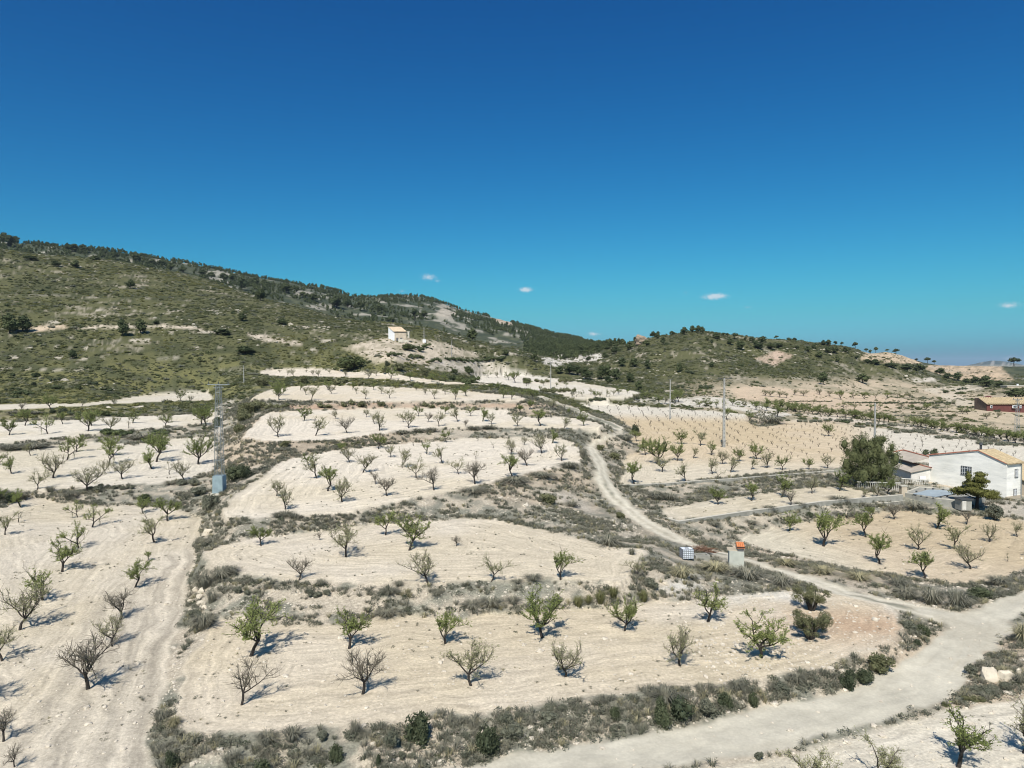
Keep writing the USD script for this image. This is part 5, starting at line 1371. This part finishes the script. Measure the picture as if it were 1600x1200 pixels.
part(S_, "upper_wall", prism([[p[0], p[1], gz0] for p in up], [0, 0, 3.4]), BROWN_WALL)
dA, dB = C_ + (B_ - C_) * .42 - [0, .14, 0], C_ + (B_ - C_) * .72 - [0, .14, 0]
part(S_, "door", prism([[dA[0], dA[1], HZ - .3], [dB[0], dB[1], HZ - .3], [dB[0], dB[1], .45], [dA[0], dA[1], .45]], [0, -.05, 0]), WHITE_PAINT)


FENCE_PAINT = simple("weathered_cream_paint", (.50, .485, .44), var=.15, scale=2)
# ---- fences of white balusters round the yard
def balustrade(label, p0, p1, h, base):
    t = group_thing("balustrade", label, "balustrade", None)
    p0, p1 = np.array(p0, float), np.array(p1, float)
    L = np.linalg.norm(p1 - p0); u = (p1 - p0) / L; hz = np.array([u[0], u[1], 0]) / np.hypot(u[0], u[1]); nn = np.array([-hz[1], hz[0], 0])
    up_ = np.array([0, 0, 1.0])
    part(t, "plinth", prism([p0 - up_ * base - nn * .12, p1 - up_ * base - nn * .12, p1 - nn * .12, p0 - nn * .12], nn * .24), COPING)
    part(t, "rail", prism([p0 + up_ * h - nn * .1, p1 + up_ * h - nn * .1, p1 + up_ * (h + .12) - nn * .1, p0 + up_ * (h + .12) - nn * .1], nn * .2), FENCE_PAINT)
    for k in range(int(L / .24)):
        c = p0 + u * (k + .5) * .24
        m = MB(); m.tube([c, c + up_ * h * .3, c + up_ * h * .6, c + up_ * (h + .01)], [.04, .06, .03, .045], 6); m.put("baluster", FENCE_PAINT, t)


balustrade("white balustrade on a low wall in front of the outbuilding door", at_z(1408, 757, -.55), at_z(1453.5, 760, -.75), .85, 1.3)
balustrade("white balustrade at the foot of the big bushy pepper tree", at_z(1339, 766, -.65), at_z(1407, 768, -.65), 1.15, .9)

# ---- tarpaulin-covered pool on its walled deck
PZ = -.55
deck = [at_z(*p, PZ) for p in ((1412, 770), (1436, 761), (1502, 764), (1540, 776), (1500, 783), (1462, 779))]
Q_ = group_thing("pool_terrace", "raised pool terrace with stained retaining walls below the white house", "terrace")
part(Q_, "deck", prism(deck, [0, 0, -1.6]), CONCRETE)
for a, b in zip(deck, deck[1:] + deck[:1]):
    part(Q_, "coping", prism([a + [0, 0, .004], b + [0, 0, .004], b + (np.mean(deck, 0) - b) * .06 + [0, 0, .004], a + (np.mean(deck, 0) - a) * .06 + [0, 0, .004]], [0, 0, .08]), COPING)
tarp = [at_z(*p, PZ + .12) for p in ((1426, 771.5), (1450, 765), (1470, 765.5), (1497, 768.5), (1490, 772), (1462, 776.5))]
cen = np.mean(tarp, 0) - [0, 0, .1]
tv, tf = np.vstack([tarp, [cen]]), [[6, i, (i + 1) % 6] for i in range(6)]
tm = trimesh.Trimesh(tv, tf, process=False).subdivide().subdivide().subdivide()
tm.vertices[:, 2] += (meshkit.fbm(tm.vertices * 1.2, 3, 3) - .5) * .12
tag(put_mesh("pool_cover", tm, TARP, smooth=True), "blue-grey tarpaulin stretched over the pool beside the white house", "tarpaulin")
for k, (px, py) in enumerate([(1430, 774), (1439, 775.5), (1448, 777), (1458, 778.5), (1432, 768), (1446, 764), (1458, 763.8), (1474, 764.8), (1486, 766), (1498, 770), (1480, 775.5), (1470, 778)]):
    p = at_z(px, py, PZ + .1)
    m = trimesh.creation.icosphere(1); m.vertices = m.vertices * [.15, .12, .10] * np.random.default_rng(k).uniform(.8, 1.2, (42, 1)) + p + [0, 0, .03]
    tag(put_mesh("weight_stone", m, DARK_METAL, smooth=True), f"dark stone weighing down the pool tarpaulin, {ordinal(k + 1)} around its rim from the left corner", "stone", "dark stones around the pool tarpaulin")
gp = at_z(1412, 779, -1.35)
G_ = group_thing("gate_pillar", "square tan rendered pillar at the left corner of the pool terrace", "pillar")
m = trimesh.creation.box((.75, .75, 1.9)); m.apply_translation(gp + [0, .2, .75]); part(G_, "shaft", m, RENDER_TAN)
m = trimesh.creation.box((.9, .9, .12)); m.apply_translation(gp + [0, .2, 1.76]); part(G_, "cap", m, COPING)
p = at_z(1505, 797, -1.4)
W_ = group_thing("pump_house", "small grey pump cabinet with a white door beside the dark juniper tree", "cabinet")
m = trimesh.creation.box((1.3, 1.4, 1.35)); m.apply_translation(p + [.45, .7, .6]); part(W_, "body", m, CONCRETE)
m = trimesh.creation.box((.5, .06, 1.2)); m.apply_translation(p + [.1, -.035, .58]); part(W_, "door", m, FENCE_PAINT)
m = trimesh.creation.box((1.6, 1.7, .1)); m.apply_translation(p + [.45, .7, 1.33]); part(W_, "lid", m, DARK_METAL)
# neighbouring building cut by the right-hand edge of the picture
N_ = group_thing("tile_roofed_barn", "tile roofed barn with a dark opening at the right edge beside the white house", "barn")
b0 = np.array([72.6, 99.6, 0]); bl = ind * 9; bw = wd * 5
part(N_, "wall", prism([b0 + [0, 0, HZ - .5], b0 + bl + [0, 0, HZ - .5], b0 + bl + [0, 0, .7], b0 + [0, 0, .7]], bw), RENDER_TAN)
r_b = str(UsdGeom.Xform.Define(stage, N_ + "/roof").GetPath())
roof_slope(r_b, b0 - wd * .4 - ind * .3 + [0, 0, .55], b0 + bw + [0, 0, 2.3] - ind * .3, ind * 9.5, TILE_OCHRE, TILE_OCHRE, .3)
part(N_, "doorway", prism([b0 + ind * .4 - wd * .03 + [0, 0, HZ - .1], b0 + ind * 3 - wd * .03 + [0, 0, HZ - .1], b0 + ind * 3 - wd * .03 + [0, 0, .2], b0 + ind * .4 - wd * .03 + [0, 0, .2]], -wd * .04), FRAME_DARK)


# ---- stepped concrete retaining walls
def stepped_wall(label, line, drop=.75, step=.42, foot=.95):
    t = group_thing("retaining_wall", label, "wall")
    P_ = np.array(line, float)
    for a, b in zip(P_[:-1], P_[1:]):
        u = b - a; u[2] = 0; u /= np.linalg.norm(u)
        n = np.array([u[1], -u[0], 0]); n = n if n[1] < 0 else -n
        Zc = np.array([0, 0, 1.0])
        part(t, "upper_wall", prism([a, b, b - Zc * (drop + .4), a - Zc * (drop + .4)], -n * .3), CONCRETE)
        part(t, "coping", prism([a + n * .02 + Zc * .003, b + n * .02 + Zc * .003, b - n * .32 + Zc * .003, a - n * .32 + Zc * .003], [0, 0, .06]), COPING)
        a2, b2 = a - Zc * drop + n * .004, b - Zc * drop + n * .004
        part(t, "lower_wall", prism([a2, b2, b2 - Zc * (foot + .6), a2 - Zc * (foot + .6)], n * step), CONCRETE)
        part(t, "ledge", prism([a2 + Zc * .003 + n * (step * .55), b2 + Zc * .003 + n * (step * .55), b2 + Zc * .003 + n * (step + .03), a2 + Zc * .003 + n * (step + .03)], [0, 0, .05]), COPING)


zf_ = lambda px, py, f: [on_plane(np.array(px), np.array(py), f)[0], on_plane(np.array(px), np.array(py), f)[1], on_plane(np.array(px), np.array(py), f)[2] + .12]
stepped_wall("long stepped concrete wall below the strip field, nearer of the two walls", [zf_(1026, 808, "wall field"), zf_(1061, 817, "wall field"), zf_(1120, 808, "wall field"), zf_(1170, 800.5, "wall field"), zf_(1220, 794.5, "wall field"), zf_(1285, 785.5, "wall field"), zf_(1350, 780, "wall field"), zf_(1411, 775, "wall field")])
stepped_wall("stepped concrete wall below the vineyard almond trees, farther of the two walls", [zf_(965, 760, "vineyard"), zf_(1040, 757, "vineyard"), zf_(1100, 752, "vineyard"), zf_(1140, 750, "vineyard"), zf_(1200, 745, "vineyard"), zf_(1250, 741, "vineyard"), zf_(1312, 736, "vineyard")], .6, .4, .8)


# ---- lattice pylon
def pylon(name, label, base, height, wb, wt, casing=True, arm=2.6):
    t = thing(name, label, "pylon", base)
    bz = 0.0
    corner = lambda z, sx, sy: np.array([sx, sy, 0]) * ((wb + (wt - wb) * z / height) / 2) + [0, 0, z]
    for sx in (-1, 1):
        for sy in (-1, 1):
            m = MB(); m.bar(corner(0, sx, sy), corner(height, sx, sy), .034); m.put("leg", STEEL, t)
    n = int(height / 1.0)
    for side, (a, b) in enumerate((((-1, -1), (1, -1)), ((1, -1), (1, 1)), ((1, 1), (-1, 1)), ((-1, 1), (-1, -1)))):
        m = MB()
        for k in range(n):
            z0, z1 = height * k / n, height * (k + 1) / n
            m.bar(corner(z0, *a), corner(z1, *b), .014); m.bar(corner(z0, *b), corner(z1, *a), .014)
            if k % 4 == 0:
                m.bar(corner(z0, *a), corner(z0, *b), .03)
        m.put("bracing", STEEL, t)
    if casing:
        hh = 2.15
        m = trimesh.creation.box((wb + .3, wb + .3, hh)); m.vertices[m.vertices[:, 2] > 0, :2] *= .95; m.apply_translation([0, 0, hh / 2 + .05]); part(t, "casing", m, BLUE_SHEET)
        m = trimesh.creation.box((wb + .6, wb + .6, .6)); m.apply_translation([0, 0, -.17]); part(t, "footing", m, COPING)
    m = MB()
    for y_ in (-.14, .14):
        m.box((arm, .08, .1), (0, y_, height))
    m.box((arm * .5, .07, .07), (0, 0, height - .35))
    m.put("crossarm", STEEL, t)
    for k in (-1, 0, 1):
        m = MB(); m.tube([(k * arm * .45, 0, height + .05), (k * arm * .45, 0, height + .35)], [.07, .05], 6); m.put("insulator", DARK_METAL, t)
    return t


p = hit(343, 771)
pylon("lattice_pylon", "tall steel lattice pylon with a blue-grey sheet casing at its foot", p, (771 - 600) * p[1] / FPX, .95, .5)
p = hit(1589, 682)
pylon("lattice_pylon", "distant greenish lattice pylon in front of the red farmhouse at the right", p, (680 - 622) * p[1] / FPX, .9, .45, False, 2.2)


def pole(label, px, pyb, pyt, arm=2.2, w=.42, box=False, base=None):
    p = hit(px, pyb) if base is None else base
    h = (pyb - pyt) * p[1] / FPX
    t = thing("utility_pole", label, "pole", p)
    m = MB()
    v = np.array([(sx * w / 2 * (1 if z < 0 else .5), sy * w * .35 * (1 if z < 0 else .55), max(z * h, -.5)) for z in (-.01, 1) for sx, sy in ((-1, -1), (1, -1), (1, 1), (-1, 1))])
    m.add(v, [[0, 1, 5], [0, 5, 4], [1, 2, 6], [1, 6, 5], [2, 3, 7], [2, 7, 6], [3, 0, 4], [3, 4, 7], [4, 5, 6], [4, 6, 7], [0, 2, 1], [0, 3, 2]])
    m.put("post", POLE_C, t)
    n = int(h / .8)
    for k in range(n):
        z = (k + .5) * h / n; ww = w * (1 - .5 * z / h)
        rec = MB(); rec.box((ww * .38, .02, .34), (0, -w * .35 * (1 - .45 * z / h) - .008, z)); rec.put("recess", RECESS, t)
    if arm:
        m = MB(); m.box((arm, .1, .1), (0, 0, h - .02)); m.bar((-arm * .35, 0, h - .03), (0, 0, h - .7), .03); m.bar((arm * .35, 0, h - .03), (0, 0, h - .7), .03); m.put("crossarm", DARK_METAL, t)
        for k in (-1, 0, 1):
            m = MB(); m.tube([(k * arm * .45, 0, h), (k * arm * .45, 0, h + .3)], [.07, .05], 6); m.put("insulator", DARK_METAL, t)
    if box:
        m = MB(); m.box((1.4, 1.0, 1.5), (.2, -.4, .6)); m.put("cabinet", WHITE_PAINT, t)


pole("tall pale concrete pole with crossarm standing among the vineyard almond trees", 1131, 699, 591, 2.4, .55)
pole("slim concrete pole near the back edge of the vineyard", 1047, 655, 593, 1.4, .42)
pole("slim concrete pole beside the upper track in front of the valley pines", 860.5, 607, 566, 1.4, .38)
pole("thin pole on the bare slope right of the hill house", 705.6, 557, 532, 0, .35)
pole("thin pole with a white cabinet at its foot beside the hill house", 662.5, 535, 511, 0, .35, True)
pole("slim concrete pole rising out of the big bushy pepper tree", 1366, 752, 629, 0, .36, False, at_z(1366, 752, -.4))
pole("thin weathered pole on the left slope above the terraces", 381, 598, 571, 0, .3)

# ---- well hut, water tank, trough and brush pile beside the track
p = hit(1151, 889)
t = thing("well_hut", "small square concrete well hut with slats and an orange tile on top", "well hut", p, -12)
m = trimesh.creation.box((1.22, 1.15, 1.9)); m.apply_translation([0, .57, .55]); part(t, "body", m, simple("pale_concrete_block", (.40, .41, .36), var=.12, scale=2))
for k in range(3):
    m = trimesh.creation.box((.8, .16, .06)); m.apply_translation([-.35, .2 + k * .36, 1.535 + .02 * k]); part(t, "roof_slat", m, RENDER_TAN)
m = trimesh.creation.box((.5, .06, .34)); m.apply_translation([.32, .05, 1.67]); part(t, "opening", m, FRAME_DARK)
for k in range(4):
    mm = MB(); mm.tube([(.1 + k * .16, -.05, 1.84), (.1 + k * .16, .55, 1.94), (.1 + k * .16, 1.1, 2.0)], [.1, .1, .1], 6); mm.put("roof_tile", TILE_ORANGE, t)
m = trimesh.creation.box((.62, 1.0, .28)); m.apply_translation([.32, .62, 1.66]); part(t, "hood", m, RENDER_TAN)
p = hit(1075.5, 876)
t = thing("water_tank", "white caged water tank on a pallet beside the dirt track", "water tank", p, 6)
k_ = .80 * (p[1] / 58.0)
m = trimesh.creation.box((1.12 * k_, 1.0 * k_, .92 * k_)); m.apply_translation([0, .5 * k_, .66 * k_]); part(t, "bottle", m, TANK_WHITE)
m = MB()
for q in (-.58, .58):
    for j in range(7):
        m.box((.03, .03, 1.0 * k_), ((-.57 + j * .19) * k_, .5 * k_ + q * .9 * k_, .66 * k_))
    for j in range(6):
        m.box((1.18 * k_, .03, .03), (0, .5 * k_ + q * .9 * k_, (.18 + j * .19) * k_))
for q in (-.58, .58):
    for j in range(6):
        m.box((.03, .03, 1.0 * k_), (q * k_, (.02 + j * .19) * k_, .66 * k_))
    for j in range(6):
        m.box((.03, 1.05 * k_, .03), (q * k_, .5 * k_, (.18 + j * .19) * k_))
m.put("cage", simple("dull_cage_steel", (.13, .14, .16), rough=.5), t)
for j in range(5):
    mm = MB(); mm.box((1.2 * k_, .14, .03), (0, (.05 + j * .22) * k_, .16)); mm.put("pallet_board", DARK_METAL, t)
for j in (-.5, 0, .5):
    mm = MB(); mm.box((.12, 1.0 * k_, .14), (j * k_, .5 * k_, .07)); mm.put("pallet_block", DARK_METAL, t)
mm = MB(); mm.tube([(.0, .5 * k_, 1.1 * k_), (.0, .5 * k_, 1.17 * k_)], [.18, .18], 8); mm.put("cap", DARK_METAL, t)
p = hit(1098, 875)
t = thing("water_trough", "low concrete water trough right of the caged tank", "trough", p, 8)
part(t, "basin", [trimesh.creation.box((1.3, .12, .5), transform=trimesh.transformations.translation_matrix([0, y_, .15])) for y_ in (0, .75)] + [trimesh.creation.box((.12, .63, .5), transform=trimesh.transformations.translation_matrix([x_, .375, .15])) for x_ in (-.59, .59)], CONCRETE)
mm = MB(); mm.box((1.06, .63, .06), (0, .375, .08)); mm.put("bottom", COPING, t)
p = hit(1101, 869)
r_ = np.random.default_rng(5); m = MB()
for k in range(160):
    a = r_.uniform(-1, 1), r_.uniform(-.5, .7); e = r_.normal(size=3) * [.8, .4, .15]
    c = p + [a[0] * 1.05, 1.0 + a[1], .1 + .5 * max(0, 1 - a[0] ** 2) * r_.uniform(.2, 1)]
    m.tube([c - e * .6, c + e * .6], [.022, .012], 3)
tag(m.put("brush_pile", BRUSHWOOD), "heap of dead brown brushwood behind the water trough", "brush pile")

# ---- the hill house
t = group_thing("hill_house", "small white house with a pale tile roof alone on the hillside", "house")
hb = hit(617, 533)
hy0 = hb[1]
hx = lambda px: (px - 800) / FPX * hy0
hz = lambda py: CAM_Z - (py - 572) / FPX * hy0
a, b, c, d = [np.array([hx(q), hy0 + dy, hz(532)]) for q, dy in ((604, 4), (615.6, 0), (636, 0), (626, 5))]
b = np.array([hx(615.6), hy0, hz(534)]); a = np.array([hx(604), hy0 + 5, b[2]]); c = np.array([hx(635), hy0 + .5, b[2]]); d = a + (c - b)
fz, bz_ = hz(518.5), hz(512.3) + .6
up_ = lambda q, z: np.array([q[0], q[1], z])
part(t, "white_gable_wall", prism([b, a, up_(a, bz_), up_(b, fz)], [.3, 0, 0]), WHITE_PAINT)
part(t, "wall", prism([up_(b, b[2] - 1) + [.3, .1, 0], up_(c, b[2] - 1), up_(c, fz - .1), up_(b, fz - .1) + [.3, .1, 0]], [0, .3, 0]), RENDER_TAN)
part(t, "back_wall", prism([a + [.3, -.3, -1], d + [0, -.3, -1], up_(d, bz_ - .1) + [0, -.3, 0], up_(a, bz_ - .1) + [.3, -.3, 0]], [0, .3, 0]), RENDER_TAN)
part(t, "side_wall", prism([c - [.3, -.3, 1], d - [.3, .3, 1], up_(d, bz_ - .1) - [.3, .3, 0], up_(c, fz - .1) - [.3, -.3, 0]], [.3, 0, 0]), RENDER_TAN)
rf = str(UsdGeom.Xform.Define(stage, t + "/roof").GetPath())
roof_slope(rf, up_(b, fz) + [-.1, -.4, 0], up_(a, bz_) + [-.1, 0, 0], (c - b) + [.4, 0, 0], simple("pale_tiles", (.52, .42, .30), var=.2, scale=1), stage.GetPrimAtPath("/World/Looks/pale_tiles") and UsdShade.Material.Get(stage, "/World/Looks/pale_tiles"), .5)
for q in (621, 627):
    mm = MB(); mm.box((1.0, .12, 1.5), (hx(q), hy0 - .02, b[2] + 1.0)); mm.put("doorway", FRAME_DARK, t)
mm = MB(); cx = hx(637.5); mm.box((.8, .8, 3.0), (cx, hy0 + 2, b[2] + 3.2)); mm.box((1.0, 1.0, .3), (cx, hy0 + 2, b[2] + 4.8)); mm.put("chimney", COPING, t)
t2 = group_thing("ruined_annex", "roofless broken stone annex against the right end of the hill house", "ruin")
for q0, q1, hgt in ((624, 632, 1.6), (633, 640, 1.1)):
    mm = MB(); x0_, x1_ = hx(q0), hx(q1); mm.box((x1_ - x0_, .35, hgt), ((x0_ + x1_) / 2, hy0 - 2.2, b[2] - .4 + hgt / 2)); mm.put("wall", COPING, t2)
mm = MB(); mm.box((.35, 2.0, 1.5), (hx(624), hy0 - 1.2, b[2] + .3)); mm.put("wall", RENDER_TAN, t2)

# ---- red farmhouse and tan building at the far right
t = group_thing("red_farmhouse", "long dark red farmhouse with ochre tile roof at the far right", "farmhouse")
y0_ = 262.0
gx_ = lambda px, y=y0_: (px - 800) / FPX * y
gz_ = lambda py, y=y0_: CAM_Z - (py - 572) / FPX * y
fl = np.array([gx_(1543), y0_, 0]); fr_ = np.array([gx_(1680), y0_ + 2, 0]); bk = np.array([gx_(1523, 270), 270, 0]) - fl
ez, rz_ = gz_(631.5), gz_(621.5, 268)
gl = float(ground(fl[:1], fl[1:2])[0]) - 1.0
part(t, "wall", prism([fl + [0, 0, gl], fr_ + [0, 0, gl], fr_ + [0, 0, ez], fl + [0, 0, ez]], [0, .4, 0]), RED_WALL)
part(t, "gable_wall", prism([fl + [0, .4, gl], fl + bk + [0, 0, gl], fl + bk + [0, 0, rz_ - .2], fl + bk * .62 + [0, 0, rz_ - .1], fl + [0, .4, ez - .05]], [.4, 0, 0]), BROWN_WALL)
rf = str(UsdGeom.Xform.Define(stage, t + "/roof").GetPath())
roof_slope(rf, fl + [-.3, -.5, ez - .05], fl + bk * .62 + [-.3, 0, rz_], (fr_ - fl) + [.6, 0, 0], TILE_OCHRE, TILE_OCHRE, .9)
part(rf, "dormer", prism([[gx_(1537, 268), 267, rz_ - .3], [gx_(1553, 268), 267, rz_ - .3], [gx_(1545, 268), 267, rz_ + .75]], [0, 2, 0]), RED_WALL)
for q0, q1 in ((1582.5, 1590), (1548, 1551), (1594, 1597)):
    c = np.array([(gx_(q0) + gx_(q1)) / 2, y0_ + .2, ez - .95])
    g = part(t, "window", trimesh.creation.box((gx_(q1) - gx_(q0), .25, 1.0), transform=trimesh.transformations.translation_matrix(c - [0, .25, 0])), WHITE_PAINT)
    part(g, "pane", trimesh.creation.box(((gx_(q1) - gx_(q0)) * .7, .06, .7), transform=trimesh.transformations.translation_matrix(c - [0, .42, 0])), GLASS)
t = group_thing("tan_barn", "flat tan barn behind the dark trees at the far right", "barn")
y1_ = 430.0
bx0, bx1 = gx_(1574, y1_), gx_(1660, y1_)
mm = MB(); mm.box((bx1 - bx0, 6, 6), ((bx0 + bx1) / 2, y1_ + 3, gz_(603, y1_) - 3)); mm.put("wall", RENDER_TAN, t)
mm = MB(); mm.box((bx1 - bx0 + .4, 6.4, .25), ((bx0 + bx1) / 2, y1_ + 3, gz_(603, y1_) + .13)); mm.put("roof", COPING, t)
mm = MB(); mm.box((.8, .8, 1.0), (gx_(1592, y1_), y1_ + 1, gz_(603, y1_) + .7)); mm.put("chimney", WHITE_PAINT, t)


# ---- boulders and crags
def boulder(label, px, py, w, h, mat=ROCK, seed=0, cat="boulder", name="boulder", group=None, sub=2):
    p = hit(px, py)
    s = p[1] / FPX
    rg = np.random.default_rng(seed + 1000)
    c = rg.normal(size=(26 if sub == 2 else 60, 3)); c /= np.linalg.norm(c, axis=1, keepdims=True)
    m = trimesh.convex.convex_hull(c * rg.uniform(.8, 1.1, (len(c), 1)) * [1, .85, 1])
    m = m.subdivide().subdivide()
    v = m.vertices
    v = v * ((.86 + .28 * meshkit.fbm(v * 2.2 + seed * 7, 3, seed)) if sub == 2 else (.45 + 1.1 * meshkit.fbm(v * 1.7 + seed * 7, 4, seed)))[:, None]
    v[:, 2] = np.where(v[:, 2] < -.35, -.35, v[:, 2])
    v = v * [w * s / 2, w * s / 2 * .8, h * s * .7] + p + [0, w * s * .25, h * s * .22]
    tag(put_mesh(name, (v, m.faces), mat), label, cat, group)


for k, (px, py, w, h, what) in enumerate([(1552, 1066, 36, 22, "long pale boulder left of the sharpest slab in the lower right scrub"), (1577, 1066, 32, 20, "wedge-shaped pale slab boulder in the lower right scrub"), (1557, 1047, 12, 8, "small white stone at the top left of the boulder group"),
                                         (1580, 1055, 14, 9, "small pale stone behind the wedge-shaped slab boulder"), (1595, 1055, 14, 12, "white block at the right end of the boulder group"), (321, 838, 18, 14, "round pale boulder at the left tip of the second terrace bank"),
                                         (304, 925, 12, 8, "white stone topmost of the pile by the left track"), (315, 928, 14, 10, "tan stone right of the white stones by the left track"), (311, 938, 14, 11, "white block in the middle of the pile by the left track"), (296, 942, 9, 7, "small pale stone at the left of the pile by the left track"),
                                         (312, 948, 16, 11, "broad tan stone low in the pile by the left track"), (297, 958, 9, 7, "lowest small stone of the pile by the left track"), (318, 952, 10, 7, "small tan stone right of the broad low stone"),
                                         (660, 1168, 9, 9, "white stone at the foot of the largest roadside bush"), (604, 1188, 10, 7, "pale stone right of the third roadside bush"), (706, 1195, 7, 5, "white stone at the road's edge in the bottom middle"), (1040, 915, 10, 7, "pale block on the white rubble heap"), (903, 803, 8, 5, "lone white stone beside the track above the tank")]):
    boulder(what, px, py, w, h, ROCK, k + 1)
boulder("rusty rock crag on the left end of the rounded knoll", 1003, 538, 23, 17, CLIFF, 43, "crag", "crag", sub=3)
# ---- the two big trees by the white house
r_ = np.random.default_rng(91)
p = at_z(1357, 763.5, -.75)
t = thing("pepper_tree", "big bushy drooping pepper tree left of the white farmhouse", "pepper tree", p)
s = p[1] / FPX
w_, h_ = 88 * s, 93 * s
bl = []
for k in range(46):
    a, q, z = r_.uniform(0, 6.28), math.sqrt(r_.uniform(0, 1)) * .43, r_.uniform(.18, .76)
    bl.append(((math.cos(a) * q * w_, math.sin(a) * q * w_ * .8, z * h_), np.array([.095 * w_, .095 * w_, .15 * h_]) * r_.uniform(.65, 1.3)))
for k in range(6):
    bl.append(((.07 * w_ + r_.normal() * .07 * w_, r_.normal() * .08 * w_, h_ * r_.uniform(.74, .88)), np.array([.10 * w_, .10 * w_, .09 * h_])))
m = MB(); m.tube([(0, 0, -.4), (.15, 0, 1.2), (.1, .2, 3.2), (.5, 0, 5.5)], [.42, .34, .24, .1], 8)
for b in bl[:9]:
    m.tube([(.1, 0, 1.4), np.array(b[0]) * [.5, .5, .8] + [0, 0, .4], b[0]], [.2, .12, .05], 5)
m.put("trunk", BARK, t, True)
m = MB(); blobs_crown(m, bl, 15000, .24, r_, .62, .35)
m.put("crown", leaf_mat("pepper_tree_leaves", (.070, .085, .035), (.150, .155, .070), .2, .8), t)
p = at_z(1526.5, 793, -1.35)
t = thing("juniper_tree", "dark layered juniper tree in front of the white farmhouse wall", "juniper tree", p)
s = p[1] / FPX
bl = []
for k in range(17):
    a = k * 2.4; lvl = r_.uniform(.30, .9); q = (1.02 - lvl) * 38 * s * r_.uniform(.65, 1.1)
    bl.append(((math.cos(a) * q, math.sin(a) * q, lvl * 54 * s + r_.uniform(0, .3)), np.array([11.5 * s, 11.5 * s, 4.6 * s]) * r_.uniform(.8, 1.2) * (1.25 - .5 * lvl)))
bl += [((-1.3, -.2, 49 * s), np.array([.38, .38, .75])), ((.3, 0, 50 * s), np.array([.5, .5, .6])), ((0, 0, 24 * s), np.array([18 * s, 18 * s, 6 * s])), ((0, 0, 36 * s), np.array([13 * s, 13 * s, 7 * s]))]
m = MB(); m.tube([(0, 0, -.4), (0, 0, .6), (.05, 0, 1.6), (0, 0, 4)], [.28, .2, .18, .06], 8)
for b in bl[:10]:
    m.tube([(0, 0, max(.8, b[0][2] - .8)), np.array(b[0])], [.08, .03], 4)
m.put("trunk", BARK, t)
m = MB(); blobs_crown(m, bl, 6500, .22, r_, .75, .4)
m.put("crown", leaf_mat("juniper_leaves", (.050, .058, .018), (.115, .115, .030), .1, 1.2), t)


# ------------------------------------------------------------------ thin summer haze
hb_ = trimesh.creation.box((52000, 52000, 310))
hb_.apply_translation((0, 0, 310 / 2 - 14))
haze_mat = usdkit.material(stage, "/World/Looks/haze", {"v": ("principled_volume", dict(color=(.80, .88, 1.0), density=HAZE, anisotropy=.2))}, [], volume="v.volume")
tag(put_mesh("haze", hb_, haze_mat), "thin blue haze in the air over the valley", "haze", kind="stuff")
